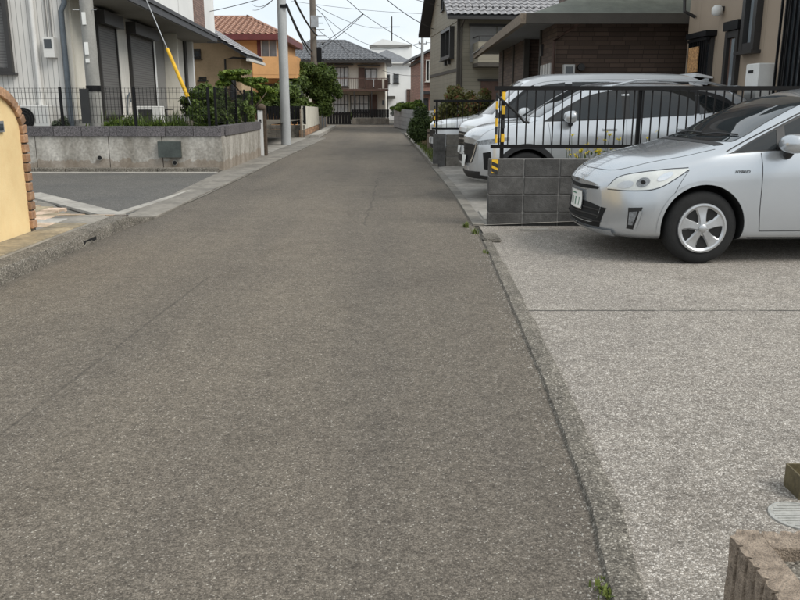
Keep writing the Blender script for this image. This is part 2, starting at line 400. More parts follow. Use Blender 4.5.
def leaves(blobs, n, size, seed, aspect=1.7, shell=.55, droop=0, tone_by=None):
    """leaf faces spread through a set of ellipsoids (cx,cy,cz,rx,ry,rz)"""
    rng = np.random.default_rng(seed)
    vol = np.array([b[3] * b[4] * b[5] for b in blobs]) ** .67; pick = rng.choice(len(blobs), n, p=vol / vol.sum())
    B = np.array(blobs)[pick]
    d = rng.normal(size=(n, 3)); d /= np.linalg.norm(d, axis=1)[:, None]
    rad = 1 - (1 - shell) * rng.random(n) ** 1.5
    lump = 1 + .18 * np.sin(d[:, 0] * 5 + pick) * np.sin(d[:, 1] * 4 + 2 * pick) + .12 * rng.normal(size=n)
    c = B[:, :3] + d * B[:, 3:] * (rad * lump)[:, None]
    nrm = d + rng.normal(size=(n, 3)) * .7 + np.array([0, 0, .35]); nrm /= np.linalg.norm(nrm, axis=1)[:, None]
    t = np.cross(nrm, rng.normal(size=(n, 3))); t /= np.linalg.norm(t, axis=1)[:, None]
    u = np.cross(nrm, t); s = size * (.6 + .8 * rng.random(n))[:, None]
    t = t * s * .5 * aspect; u = u * s * .5
    fold = nrm * s * .12
    V = np.stack([c - t, c - u + fold, c + t, c + u + fold], 1).reshape(-1, 3)
    F = np.arange(4 * n).reshape(n, 4)
    tone = np.clip(.5 + .28 * rng.normal(size=n) + .25 * np.sin(pick * 2.4), 0, 1)
    return V, F, tone
def foliage(name, blobs, n, size, seed, m, parent=None, fine=.62, **kw):
    V, F, tone = leaves(blobs, int(n / fine ** 1.7), size * fine, seed, **kw)
    me = bpy.data.meshes.new(name); me.from_pydata(V.tolist(), [], F.tolist())
    at = me.attributes.new('tone', 'FLOAT', 'FACE'); at.data.foreach_set('value', tone)
    me.materials.append(MATS[m]); return link(name, me, parent)
def blades(name, spots, h, wd, seed, m, parent=None, lean=.5):
    rng = random.Random(seed); vs = []; fs = []; tone = []
    for (x, y, z) in spots:
        a = rng.uniform(0, 6.28); l = rng.uniform(.1, 1) * lean; hh = h * rng.uniform(.22, 1.25); ww = wd * rng.uniform(.6, 1.2)
        dx, dy = math.cos(a), math.sin(a); px, py = -dy * ww, dx * ww; o = len(vs)
        vs += [(x - px, y - py, z), (x + px, y + py, z), (x + dx * hh * l * .4 + px * .7, y + dy * hh * l * .4 + py * .7, z + hh * .65),
               (x + dx * hh * l * .4 - px * .7, y + dy * hh * l * .4 - py * .7, z + hh * .65), (x + dx * hh * l, y + dy * hh * l, z + hh * (1 - .35 * l))]
        fs += [(o, o + 1, o + 2, o + 3), (o + 3, o + 2, o + 4)]; t = rng.random(); tone += [t, t]
    me = bpy.data.meshes.new(name); me.from_pydata(vs, [], fs)
    at = me.attributes.new('tone', 'FLOAT', 'FACE'); at.data.foreach_set('value', tone)
    me.materials.append(MATS[m]); return link(name, me, parent)

# ================================================================== SETTING
struct(MB().add([(-300, -60, -.03), (300, -60, -.03), (300, 400, -.03), (-300, 400, -.03)], [(0, 1, 2, 3)]).build('ground', 'ground_earth'))
RE = [(.50, -6), (.52, 0), (.59, 1.96), (.65, 2.47), (.71, 3.64), (.77, 5.47), (.82, 7.2), (.84, 8.35), (.84, 10), (.83, 12.16), (.77, 15), (.68, 18.3), (.48, 26.1), (.22, 36.3), (-.35, 49)]
LE = [(-3.05, y) for x, y in RE[:-3]] + [(-3.05, 26.1), (-3.35, 36.3), (-3.9, 49)]
strip('road', LE, RE, 0, 'asphalt')
poly('cross_street', [(-16, 48.9), (9, 48.9), (9, 54), (-16, 54)], -.004, 'asphalt')
# right-hand kerb strip of worn concrete, edges nibbled
random.seed(3)
def lerp_edge(E, y):
    for (x0, y0), (x1, y1) in zip(E, E[1:]):
        if y0 <= y <= y1: return x0 + (x1 - x0) * (y - y0) / (y1 - y0)
    return E[-1][0]
mb = MB(); ys = [-4 + i * .055 for i in range(int(11.95 / .055))]; vs = []
for y in ys:
    e = lerp_edge(RE, y); n1 = mnoise.noise(Vector((y * 3, 0, 0))) * .007 + mnoise.noise(Vector((y * 16, 3, 0))) * .007
    n2 = mnoise.noise(Vector((y * 2.2, 9, 0))) * .010 + mnoise.noise(Vector((y * 14, 5, 0))) * .008
    wd = .095 - max(0, y - 5) * .006
    hz = .016 + mnoise.noise(Vector((y * 5, 2, 7))) * .006
    vs += [(e + n1 - .02, y, -.02), (e + n1, y, hz), (e + wd * .5, y, hz + .006), (e + wd + n2, y, hz), (e + wd + n2 + .012, y, -.02)]
for i in range(len(ys) - 1):
    for j in range(4): mb.f.append((i * 5 + j, i * 5 + j + 1, i * 5 + 5 + j + 1, i * 5 + 5 + j)); mb.m.append(0)
mb.v = vs
struct(mb.build('kerb', 'kerb_concrete', smooth=True, angle=40))
strip('car_park', [(lerp_edge(RE, y) + .05, y) for y in (-4, 0, 2, 4, 6, 8, 8.96)], [(12, y) for y in (-4, 0, 2, 4, 6, 8, 8.96)], .004, 'washed_concrete')
# neighbouring lot, rising a little from the road
mb = MB(); prof = [(.84, 0), (.98, .01), (2.2, .06), (12, .08)]
for i in range(3):
    (x0, z0), (x1, z1) = prof[i], prof[i + 1]
    mb.quad((x0, 8.97, z0 + .004), (x1, 8.97, z1 + .004), (x1, 21.9, z1 + .004), (x0, 21.9, z0 + .004))
struct(mb.build('driveway', 'lot_concrete'))
for y0, y1 in ((8.98, 9.6), (9.61, 10.2), (10.21, 10.8), (10.81, 11.4), (11.41, 12.0), (12.01, 12.6), (12.61, 13.2), (13.21, 13.8), (13.81, 14.4), (14.41, 15.0), (15.01, 15.6), (15.61, 16.2), (16.21, 16.8), (16.81, 17.6)):
    a, b = lerp_edge(RE, y0) - .015, lerp_edge(RE, y1) - .015
    MB().prism([(a, y0), (a + .13, y0), (b + .13, y1), (b, y1)], 'Z', -.05, .022 + random.uniform(0, .005)).build('gutter_slab', 'apron_concrete', bpy.data.objects['driveway'])
link('painted_patch', setmat(bevel_box(.99, 1.75, 9.36, 10.12, .0, .032, .006), 'light_concrete')).parent = bpy.data.objects['driveway']
# verge on the right with kerb
strip('verge', [(lerp_edge(RE, y) + .06, y) for y in (17.9, 22, 26, 31, 37)], [(2.4, y) for y in (17.9, 22, 26, 31, 37)], .03, 'soil')
mb = MB(); ks = (17.62, 19.5, 21.5, 23.5, 25.5, 28, 31, 34, 37)
for y0, y1 in zip(ks, ks[1:]):
    a, b = lerp_edge(RE, y0), lerp_edge(RE, y1)
    me = MB().add([(a, y0, -.02), (a + .13, y0, -.02), (b + .13, y1 - .02, -.02), (b, y1 - .02, -.02), (a, y0, .07), (a + .13, y0, .07), (b + .13, y1 - .02, .07), (b, y1 - .02, .07)],
             [(0, 3, 2, 1), (4, 5, 6, 7), (0, 1, 5, 4), (1, 2, 6, 5), (2, 3, 7, 6), (3, 0, 4, 7)])
    me.build('kerb_stone', 'apron_concrete', parent=bpy.data.objects['verge'])
rg = random.Random(5)
g = blades('grass', [(rg.uniform(.72, 1.1) - .02 * (y - 18), y, .03) for y in (rg.uniform(18, 34) for _ in range(2600))], .12, .008, 2, 'grass', lean=.9); g['kind'] = 'stuff'
g['label'] = 'thin patchy grass on the verge beside the block wall'; g['category'] = 'grass'

# ---- left pavement: raised kerb, tiles, side street
pv = struct(MB().box(-3.9, -3.2, -4, 8.95, -.02, .115).build('pavement', 'apron_concrete'))
random.seed(11)
y = -4.0
while y < 8.9:
    y1 = min(y + 1.8, 8.95)
    mb = MB(); k = 18; prof = [(-3.03, -.03), (-3.045, .095), (-3.06, .118), (-3.215, .13), (-3.22, -.03)]
    vs = []
    for i in range(k + 1):
        yy = y + .004 + (y1 - y - .008) * i / k
        for j, (px, pz) in enumerate(prof):
            q = mnoise.noise(Vector((yy * 6, j * 3.1, 0))) * .009 + mnoise.noise(Vector((yy * 20, j, 4))) * .004
            vs.append((px + (q if j in (1, 2) else 0), yy, pz + (q * .5 if 0 < j < 4 else 0)))
    n = len(prof); fs = [(i * n + j, i * n + j + 1, (i + 1) * n + j + 1, (i + 1) * n + j) for i in range(k) for j in range(n - 1)]
    fs += [tuple(range(n)), tuple(range(k * n, k * n + n))]
    MB().add(vs, fs).build('kerb_stone', 'kerb_concrete', pv, smooth=True, angle=35)
    y = y1
# dropped end of the kerb
mb = MB().add([(-3.03, 8.955, -.03), (-3.045, 8.955, .10), (-3.215, 8.955, .13), (-3.22, 8.955, -.03), (-2.93, 9.62, -.03), (-2.94, 9.62, .012), (-3.2, 9.62, .014), (-3.2, 9.62, -.03)],
              [(0, 1, 2, 3), (4, 7, 6, 5), (1, 0, 4, 5), (2, 1, 5, 6), (3, 2, 6, 7)])
mb.build('kerb_stone', 'kerb_concrete', pv)
MB().add([(-3.22, 8.955, .112), (-3.9, 8.955, .09), (-3.9, 9.9, -.01), (-3.2, 9.62, .010)], [(0, 1, 2, 3)]).build('ramp', 'apron_concrete', pv)
MB().box(-3.06, -3.037, 7.6, 7.92, .022, .058).build('drain_slot', 'well_black', pv)
for i in range(26):
    y0 = -.6 + i * .36
    if y0 > 8.3: break
    link('paving_tile', setmat(bevel_box(-3.62, -3.30, y0, y0 + .345, .10, .124 + random.uniform(0, .003), .006), 'pavement_tile'), pv)
MB().box(-5.2, -3.901, 8.12, 8.95, -.02, .105).build('raised_corner', 'apron_concrete', pv)
for i in range(7):
    for j in range(3):
        x0 = -3.635 - i * .225; y0 = 8.06 + j * .30 + (.0 if i % 2 else .07)
        if y0 + .285 > 8.99: continue
        link('paving_stone', setmat(bevel_box(x0 - .215, x0, y0, y0 + .285, .09, .122 + random.uniform(0, .005), .006), random.choice(('pink_stone', 'pavement_tile', 'light_concrete', 'pink_stone'))), pv)
# side street
poly('side_street', [(-3.3, 9.6), (-3.2, 13.0), (-3.4, 16.2), (-30, 16.9), (-30, 11.8), (-5.55, 12.3)], -.004, 'side_asphalt')
poly('forecourt', [(-3.65, 9.2), (-5.5, 12.2), (-30, 12.2), (-30, 4), (-3.9, 4), (-3.9, 8.9)], -.008, 'apron_concrete')
fc = bpy.data.objects['forecourt']
def slab(name, pts, z0, z1, m, parent):
    return MB().prism(pts, 'Z', z0, z1).build(name, m, parent)
slab('edging_strip', [(-3.62, 9.75), (-3.42, 9.95), (-5.55, 12.4), (-5.75, 12.15)], -.02, .014, 'light_concrete', fc)
slab('edging_strip', [(-3.60, 10.0), (-3.47, 9.92), (-3.18, 13.5), (-3.30, 13.5)], -.02, .012, 'light_concrete', fc)
random.seed(5)
for i in range(9):
    for j in range(10):
        x0 = -3.42 - i * .24; y0 = 8.97 + j * .31 + (.15 if i % 2 else 0)
        if (y0 + .3) > 9.62 + (-3.6 - x0) * 1.15 and i > 0: continue
        if i == 0 and j > 1: continue
        zt = [.119 - (q - 8.96) * .115 if q < 9.9 else .012 for q in (y0, y0 + .29)]
        q = random.uniform(0, .005)
        MB().add([(x0 - .225, y0, zt[0] - .04), (x0, y0, zt[0] - .04), (x0, y0 + .29, zt[1] - .04), (x0 - .225, y0 + .29, zt[1] - .04), (x0 - .225, y0, zt[0] + q), (x0, y0, zt[0] + q), (x0, y0 + .29, zt[1] + q), (x0 - .225, y0 + .29, zt[1] + q)],
                 [(0, 3, 2, 1), (4, 5, 6, 7), (0, 1, 5, 4), (1, 2, 6, 5), (2, 3, 7, 6), (3, 0, 4, 7)]).build('paving_stone', random.choice(('pink_stone', 'pavement_tile', 'light_concrete', 'pink_stone')), fc)
# gutter apron along the left edge of the road
def ledge(y): return -3.05 if y < 26 else -3.05 - (y - 26.1) * .0294
ap = struct(MB().add([(-3.35, 9.6, .0), (-3.0, 9.6, .0), (-2.93, 12, .0), (-3.0, 33, .0), (-3.75, 33, .0), (-3.65, 16.4, .0)], [(0, 1, 2, 3, 4, 5)]).build('footway', 'apron_concrete'))
ap.location.z = .008
y = 9.65; i = 0
while y < 32:
    l = 1.2
    link('gutter_slab', setmat(bevel_box(-3.32, -2.95 - (.02 if i % 3 else 0), y, y + l - .012, -.03, .014 + random.uniform(0, .004), .006), 'apron_concrete'), ap); y += l; i += 1
poly('house_entry', [(-3.7, 21.6), (-3.7, 33), (-12, 33), (-12, 21.6)], .004, 'light_concrete')
mb = MB()
for i in range(30): mb.box(-3.62 + .0, -3.30, 9.22 + i * .016, 9.228 + i * .016, .06 - i * .0016, .078 - i * .0016)
gr = tag(mb.build('drain_grating', 'rust_iron'), 'rusty ribbed steel drain grating at the dropped end of the kerb', 'grating')
# kerb by the far bend on the left
for y0, y1 in ((33.1, 36), (36.05, 39), (39.05, 42), (42.05, 45), (45.05, 48)):
    a, b = ledge(y0) - .05, ledge(y1) - .05
    MB().prism([(a, y0), (b, y1), (b - .35, y1), (a - .35, y0)], 'Z', -.02, .12).build('kerb_stone', 'light_concrete', ap)
poly('far_pavement', [(-3.5, 33.1), (-4.1, 48), (-16, 48), (-16, 33.1)], .004, 'apron_concrete')

# ================================================================== BUILDING HELPERS
def tile_roof(name, o, u, v, nu, nv, m, parent, pitch_u=.30, pitch_v=.28, amp=.035, lap=.03, taper=None, kind='stuff'):
    """courses of curved tiles on a slope: origin o, eave direction u, up-slope direction v; taper(row fraction)->(u0,u1) limits"""
    o, u, v = Vector(o), Vector(u).normalized(), Vector(v).normalized(); n = u.cross(v).normalized()
    if n.z < 0: n = -n
    mb = MB()
    for j in range(nv):
        a, b = (0, nu * pitch_u) if not taper else taper((j + .5) / nv)
        i0 = int(math.floor(a / pitch_u)); i1 = int(math.ceil(b / pitch_u))
        for i in range(i0, i1):
            vs = []
            for r, h in ((0, lap + .012), (1.06, .006)):
                for k, hh in ((0, 0), (.3, amp * .35), (.62, amp), (.86, amp * .6), (1, 0)):
                    vs.append(o + u * min(max((i + k) * pitch_u, a), b) + v * ((j + r) * pitch_v) + n * (hh + h))
            vs += [vs[k] - n * .03 for k in range(5)]
            fs = [(k, k + 1, 6 + k, 5 + k) for k in range(4)] + [(10 + k, 11 + k, k + 1, k) for k in range(4)]
            mb.add(vs, fs)
    ob = mb.build(name, m, parent)
    if kind: ob['kind'] = kind
    return ob
def wbox(mb, axis, face, a0, a1, z0, z1, d0, d1, mi=0):
    """box on a wall: axis 'Y' = wall facing -y at y=face spanning x; 'X+'/'X-' = wall facing +x / -x at x=face spanning y; d0..d1 outward"""
    if axis == 'Y': mb.box(a0, a1, face - d1, face - d0, z0, z1, mi)
    elif axis == 'X+': mb.box(face + d0, face + d1, a0, a1, z0, z1, mi)
    else: mb.box(face - d1, face - d0, a0, a1, z0, z1, mi)
def window(parent, axis, face, a0, a1, z0, z1, cols=2, rows=1, fr=.05, frame='dark_frame', gl='window_glass', sill=True, curtain=None, dep=.07):
    mb = MB()
    for q in ((a0, a0 + fr), (a1 - fr, a1)): wbox(mb, axis, face, q[0], q[1], z0, z1, -.02, dep)
    for q in ((z0, z0 + fr), (z1 - fr, z1)): wbox(mb, axis, face, a0 + fr, a1 - fr, q[0], q[1], -.02, dep - .004)
    f = mb.build('window', frame, parent)
    pw = (a1 - a0 - 2 * fr) / cols; ph = (z1 - z0 - 2 * fr) / rows
    for i in range(cols):
        for j in range(rows):
            x0 = a0 + fr + i * pw; y0 = z0 + fr + j * ph
            mb = MB(); wbox(mb, axis, face, x0 + .012, x0 + pw - .012, y0 + .012, y0 + ph - .012, .01, .022)
            mb.build('pane', gl, f)
    mb = MB()
    for i in range(1, cols): wbox(mb, axis, face, a0 + fr + i * pw - .02, a0 + fr + i * pw + .02, z0 + fr, z1 - fr, .0, dep - .02)
    for j in range(1, rows): wbox(mb, axis, face, a0 + fr, a1 - fr, z0 + fr + j * ph - .018, z0 + fr + j * ph + .018, .0, dep - .026)
    if mb.v: mb.build('glazing_bar', frame, f)
    if sill:
        mb = MB(); wbox(mb, axis, face, a0 - .06, a1 + .06, z0 - .05, z0 - .003, 0, dep + .05); mb.build('sill', frame, f)
    return f
def shutter(parent, axis, face, a0, a1, z0, z1):
    mb = MB(); wbox(mb, axis, face, a0, a1, z0, z1, 0, .05); s = mb.build('roller_shutter', 'shutter_grey', parent)
    mb = MB(); wbox(mb, axis, face, a0 - .09, a0 - .004, z0, z1, 0, .09); mb.build('guide_rail', 'dark_frame', s); mb = MB(); wbox(mb, axis, face, a1 + .004, a1 + .05, z0, z1, 0, .09); mb.build('guide_rail', 'dark_frame', s)
    mb = MB(); wbox(mb, axis, face, a0 - .12, a1 + .12, z1 + .003, z1 + .30, 0, .26); mb.build('shutter_box', 'dark_frame', s)
    mb = MB(); wbox(mb, axis, face, a0 - .12, a1 + .12, z0 - .06, z0 - .003, 0, .10); mb.build('sill', 'dark_frame', s)
    return s
def pipe(parent, pts, r, m, name='downpipe'):
    return MB().tube(pts, r, 10).build(name, m, parent, smooth=True, angle=50)

# ================================================================== LEFT SIDE
# ---- yellow garden wall with brick edging
yw = thing('garden_wall', 'yellow stucco garden wall with rounded top edged in terracotta brick', 'wall', (-3.74, 7.92, .11))
Ry, Rz, Zt, T = .62, .42, 1.40, .10     # end curve; local y runs 0 (far end) to negative
def ywprof(inset):
    pts = []
    for i in range(13):
        a = i / 12 * math.pi / 2
        pts.append((-(Ry) + (Ry - inset) * math.cos(a), Zt - Rz + (Rz - inset) * math.sin(a)))
    return pts
e = ywprof(.07); le = -2.6
body = [(-.07, 0)] + e + [(y_ - 0, z_) for y_, z_ in [(le + Ry, Zt - .07)]] + [(le + .07, Zt - Rz), (le + .07, 0)]
MB().prism(body, 'X', -T, T - .01).build('wall', 'yellow_stucco', yw)
# brick edging, one by one
def edge_path():
    pts = [(-.035, z) for z in np.linspace(.0, Zt - Rz, 12)] + ywprof(.035)[1:] + [(y_, Zt - .035) for y_ in np.linspace(-Ry - .06, le + Ry, 24)]
    return pts
P = edge_path(); cum = [0]
for a, b in zip(P, P[1:]): cum.append(cum[-1] + math.dist(a, b))
def along(s):
    for i in range(len(P) - 1):
        if cum[i + 1] >= s: f = (s - cum[i]) / (cum[i + 1] - cum[i]); return (P[i][0] + (P[i + 1][0] - P[i][0]) * f, P[i][1] + (P[i + 1][1] - P[i][1]) * f), (P[i + 1][0] - P[i][0], P[i + 1][1] - P[i][1])
    return P[-1], (-1, 0)
s = .03; random.seed(2); bl = .092
bms = [setmat(bevel_box(-T - .028, T + .028, -.047, .042, -bl / 2 + .007, bl / 2 - .007, .006, jit=.002), 'terracotta_brick') for _ in range(5)]
while s < cum[-1] - .05:
    (py, pz), (ty, tz) = along(s + bl / 2); a = math.atan2(tz, ty) - math.pi / 2
    o = link('brick', random.choice(bms), yw); o.location = (random.uniform(-.004, .004), py, pz); o.rotation_euler.x = a
    s += bl
mb = MB()
for i in range(len(P) - 1):
    pass
pj = [(y_ , z_) for y_, z_ in P]
inn = [(-.072, 0)] + ywprof(.068) + [(le + Ry, Zt - .068)]
outp = [(-.008, 0)] + ywprof(.008) + [(le + Ry, Zt - .008)]
MB().prism(outp + inn[::-1], 'X', -T - .012, T + .012).build('brick_joint', 'joint_dark', yw)
lb = MB().box(T - .01, T + .012, -.98, -.42, .98, 1.08).build('letter_slot', 'galvanised', yw)
MB().box(T + .0121, T + .02, -.94, -.45, 1.0, 1.055).build('slot_opening', 'window_glass', lb)
MB().box(T - .01, T + .018, -.90, -.62, 1.17, 1.25).build('name_plate', 'dark_frame', yw)

# ---- retaining wall with stone coping
rw = thing('retaining_wall', 'weathered concrete retaining wall with dark pebbled coping at street corner', 'wall', (0, 0, 0))
zc0, zc1 = .70, .90
A, B, C = (-10.5, 16.75), (-3.63, 16.62), (-3.67, 21.45)
def wseg(p, q, t, z0, z1, name, m, a, b, side=1, lip=0):
    """piece of wall from fraction a to b of p->q, thickness t towards the garden"""
    p, q = Vector(p), Vector(q); d = (q - p); n = Vector((-d.y, d.x)).normalized() * side
    P0 = p + d * a - n * lip; P1 = p + d * b - n * lip; w_ = n * (t + lip)
    return MB().prism([tuple(P0), tuple(P1), tuple(P1 + w_), tuple(P0 + w_)], 'Z', z0, z1).build(name, m, rw)
cuts = [0, .20, .44, .66, .82, 1]
for a, b in zip(cuts, cuts[1:]): wseg(A, B, .22, -.05, zc0, 'wall_panel', 'old_concrete', a + .0012, b - .0012)
for a, b in ((0, .5), (.5, 1)): wseg(B, C, .2, -.05, zc0, 'wall_panel', 'old_concrete', a + (.047 if a == 0 else .002), b - .002)
for i in range(12): wseg(A, B, .26, zc0 + .002, zc1 - (.004 if i % 2 else 0), 'coping_stone', 'coping_stone', i / 12 + .0008, (i + 1) / 12 - .0008, lip=.03)
for i in range(8): wseg(B, C, .24, zc0 + .002, zc1 - (.004 if i % 2 else 0), 'coping_stone', 'coping_stone', max(.062, i / 8 + .001), (i + 1) / 8 - .001, lip=.025)
wseg(A, B, .05, -.05, .03, 'footing', 'apron_concrete', .0, 1.0, lip=.12)
MB().box(-4.93, -4.47, 16.55, 16.65, .28, .60).build('wall_plate', 'green_plate', rw)
for px, pz in ((-6.15, .27), (-4.62, .17), (-8.4, .26)):
    ang = np.linspace(0, 2 * math.pi, 14, endpoint=False)
    wp = MB().lathe([(.055, -.01), (.055, .02), (.042, .02), (.042, .0)], 16, 'Y', (px, 16.62, pz)).build('weep_hole', 'light_concrete', rw)
    MB().lathe([(.041, 0), (.041, .012)], 14, 'Y', (px, 16.603, pz)).build('hole', 'well_black', wp)
struct(MB().add([(-20, 16.9, .74), (-3.85, 16.8, .74), (-3.88, 21.4, .74), (-3.88, 33, .74), (-20, 33, .74)], [(0, 1, 2, 3, 4)]).build('garden', 'soil'))
for i in range(11):
    x0 = -10.5 + i * .62
    link('kerb_stone', setmat(bevel_box(x0 + .004, x0 + .616, 16.36, 16.48, -.03, .085, .012, jit=.002), 'kerb_concrete'), rw)
    link('gutter_slab', setmat(bevel_box(x0 + .004, x0 + .616, 16.10, 16.355, -.03, .008, .004), 'light_concrete'), rw)
# ---- wire mesh fence on the coping
def mesh_fence(p, q, z0, z1, n_panel, label):
    p, q = Vector((*p, 0)), Vector((*q, 0)); d = q - p
    f = thing('mesh_fence', label, 'fence', (p.x, p.y, z0), math.atan2(d.y, d.x))
    Ln = d.length; h = z1 - z0
    for i in range(n_panel + 1):
        x = Ln * i / n_panel
        MB().box(x - .022, x + .022, -.022, .022, 0, h + .02).build('post', 'black_metal', f)
    for i in range(n_panel):
        a, b = Ln * i / n_panel + .03, Ln * (i + 1) / n_panel - .03; mb = MB(); k = int((b - a) / .075)
        for j in range(k + 1): x = a + (b - a) * j / k; mb.box(x - .003, x + .003, -.003, .003, .05, h)
        for zz in (.06, .22, .38, .54, .70, h - .09, h - .01): mb.box(a, b, -.009, -.003, zz - .003, zz + .003)
        mb.build('wire_panel', 'black_metal', f)
    return f
mesh_fence((-9.95, 16.9), (-3.9, 16.77), .90, 1.66, 4, 'black welded mesh fence on the coping facing the side street')
mesh_fence((-3.79, 16.9), (-3.82, 21.3), .90, 1.66, 4, 'black mesh fence overgrown with creeper along the road')
# black board fixed to fence
tag(MB().box(-6.52, -6.34, 16.80, 16.84, .95, 1.64).build('black_board', 'hazard_black'), 'narrow black board strapped on the mesh fence beside the utility pole', 'board')
# ---- garden plants behind the fence
def crown(blobs, seed, k=9, f=.42):
    """break each lobe of a crown into uneven clumps"""
    rng = random.Random(seed); out_ = []
    for (x, y, z, a, b, c) in blobs:
        for _ in range(k):
            while True:
                d = Vector((rng.uniform(-1, 1), rng.uniform(-1, 1), rng.uniform(-1, 1)))
                if d.length < 1: break
            q = f * rng.uniform(.55, 1.25)
            out_.append((x + d.x * a * .85, y + d.y * b * .85, z + d.z * c * .85, a * q, b * q, c * q * .8))
    return out_
def plant(name, label, cat, blobs, n, size, seed, m, stems=None, group=None, **kw):
    blobs = crown(blobs, seed); kw.setdefault('shell', .25)
    b = blobs[0]; t = thing(name, label, cat, (0, 0, 0), 0, group)
    foliage('foliage', blobs, n, size, seed, m, t, **kw)
    if stems:
        mb = MB()
        for (x, y, z0, x1, y1, z1, r) in stems:
            mid = ((x + x1) / 2 + random.uniform(-.05, .05), (y + y1) / 2, (z0 + z1) / 2); mb.tube([(x, y, z0), mid, (x1, y1, z1)], r, 7, r * .45)
        mb.build('stem', 'bark', t, smooth=True)
    return t
rg = random.Random(3)
wd_ = blades('garden_weeds', [(c_ + rg.gauss(0, .16), rg.uniform(17.0, 17.6), .74) for c_ in (-6.4, -6.05, -5.75, -5.6, -5.2, -4.9, -4.75, -4.5) for _ in range(rg.randint(40, 130))], .46, .010, 4, 'leaf_mid', lean=1.0); wd_['kind'] = 'stuff'; wd_['label'] = 'low green weeds behind the mesh fence'; wd_['category'] = 'weeds'
plant('garden_shrub', 'low leafy herbs between the weeds behind the mesh fence', 'plant', [(-5.9, 17.3, .88, .5, .2, .14), (-4.9, 17.3, .92, .4, .2, .2), (-5.35, 17.35, .86, .3, .2, .1)], 900, .07, 24, 'leaf_bright')
plant('creeper_bush', 'leafy creeper growing over the fence beneath the yellow guard', 'bush',
      [(-4.15, 17.2, 1.1, .34, .3, .42), (-4.05, 17.9, 1.3, .28, .5, .5), (-4.25, 17.5, 1.55, .35, .35, .34), (-3.98, 18.6, 1.15, .2, .5, .4)], 5200, .075, 21, 'leaf_mid', [(-4.2, 17.4, .7, -4.2, 17.5, 1.6, .02)])
plant('creeper_bush', 'leafy creeper covering the end of the roadside fence by the white post', 'bush',
      [(-3.9, 20.9, 1.25, .22, .45, .42), (-3.9, 20.0, 1.2, .18, .4, .4), (-4.0, 19.3, 1.05, .2, .35, .34), (-4.0, 21.0, .95, .22, .4, .3)], 4200, .075, 22, 'leaf_mid', [(-4, 20.6, .7, -3.95, 20.8, 1.5, .02)])
plant('garden_shrub', 'small pale leaved plant beside the air conditioner unit', 'plant', [(-7.1, 17.2, .95, .18, .12, .2)], 260, .08, 23, 'leaf_olive', [(-7.1, 17.2, .7, -7.1, 17.2, 1.1, .012)])

# ---- white gate post
gp = thing('gate_post', 'slim white rendered gate post with dark rounded cap at the wall end', 'post', (-3.66, 21.62, 0))
MB().box(-.075, .06, -.09, .09, -.02, 1.18).build('shaft', 'white_render', gp)
MB().box(.0605, .13, -.09, .09, -.02, 1.20).build('side_cladding', 'bark', gp)
MB().lathe([(.115, 1.18), (.13, 1.22), (.11, 1.29), (.06, 1.335), (.01, 1.35)], 14, 'Z', (.02, 0, 0)).build('cap', 'bark', gp, smooth=True)
MB().box(-.03, .02, -.105, -.09, .86, .95).build('intercom', 'dark_frame', gp)

# ---- utility poles
def upole(name, label, x, y, z0, h, r0, r1, m):
    t = thing(name, label, 'utility pole', (x, y, z0))
    MB().tube([(0, 0, -.1), (0, 0, h * .5), (0, 0, h)], r0, 18, r1).build('shaft', m, t, smooth=True, angle=50); return t
pa = upole('utility_pole', 'grey concrete utility pole with white number plates in front of siding house', -6.37, 17.2, .74, 8.6, .145, .11, 'pole_concrete')
for zz, hh in ((2.80, .24), (2.22, .24), (2.06, .08)):
    MB().box(-.055, .02, -.155, -.135, zz - .74 + .1, zz - .74 + .1 + hh).build('number_plate', 'plate_white', pa)
MB().lathe([(.145, .95 - .1), (.149, .95), (.148, .97)], 18).build('band', 'black_metal', pa)
MB().lathe([(.145, .12), (.15, .13), (.15, .15)], 18).build('band', 'black_metal', pa)
for s_ in (-1, 1): MB().tube([(s_ * .10, -.05, 2.45), (s_ * .24, -.12, 2.45)], .008, 6).build('step_bolt', 'galvanised', pa)
pb = upole('utility_pole', 'pale smooth utility pole standing alone on the footway edge', -3.83, 27.4, 0, 8.8, .165, .13, 'pale_pole')
for zz in (4.70, 5.0):
    MB().box(-.42, .10, -.19, -.13, zz, zz + .05).build('bracket', 'black_metal', pb)
    MB().lathe([(.03, 0), (.055, .02), (.03, .05), (.055, .08), (.03, .11)], 12, 'Z', (-.30, -.16, zz + .05)).build('insulator', 'black_metal', pb)
MB().box(-.02, .2, -.17, -.12, 4.35, 4.45).build('bracket', 'black_metal', pb)
pc = upole('utility_pole', 'dark brown utility pole behind the cream board with step irons', -4.64, 45.0, 0, 9.6, .19, .15, 'dark_pole')
for i in range(5): MB().box(.12, .72 - .06 * i, -.03, .03, 4.55 + i * .32, 4.59 + i * .32).build('step_iron', 'galvanised', pc)
MB().box(.13, .42, -.07, .07, 3.55, 4.30).build('cable_box', 'black_metal', pc)
MB().box(-.1, .3, -.2, -.12, 5.3, 5.9).build('transformer', 'galvanised', pc)
for zz in (3.6, 4.0, 4.4): MB().lathe([(.03, 0), (.06, .03), (.03, .06), (.06, .09), (.03, .12)], 10, 'Z', (.5, 0, zz)).build('insulator', 'black_metal', pc)
pd = upole('utility_pole', 'thin far utility pole in front of the pink brick house', 1.33, 50, 0, 5.2, .1, .08, 'pale_pole')
MB().box(-.22, .30, -.03, .03, 4.8, 4.86).build('crossarm', 'galvanised', pd)
for q in (-.18, .25): MB().lathe([(.03, 0), (.05, .05), (.02, .16)], 8, 'Z', (q, 0, 4.86)).build('insulator', 'galvanised', pd)
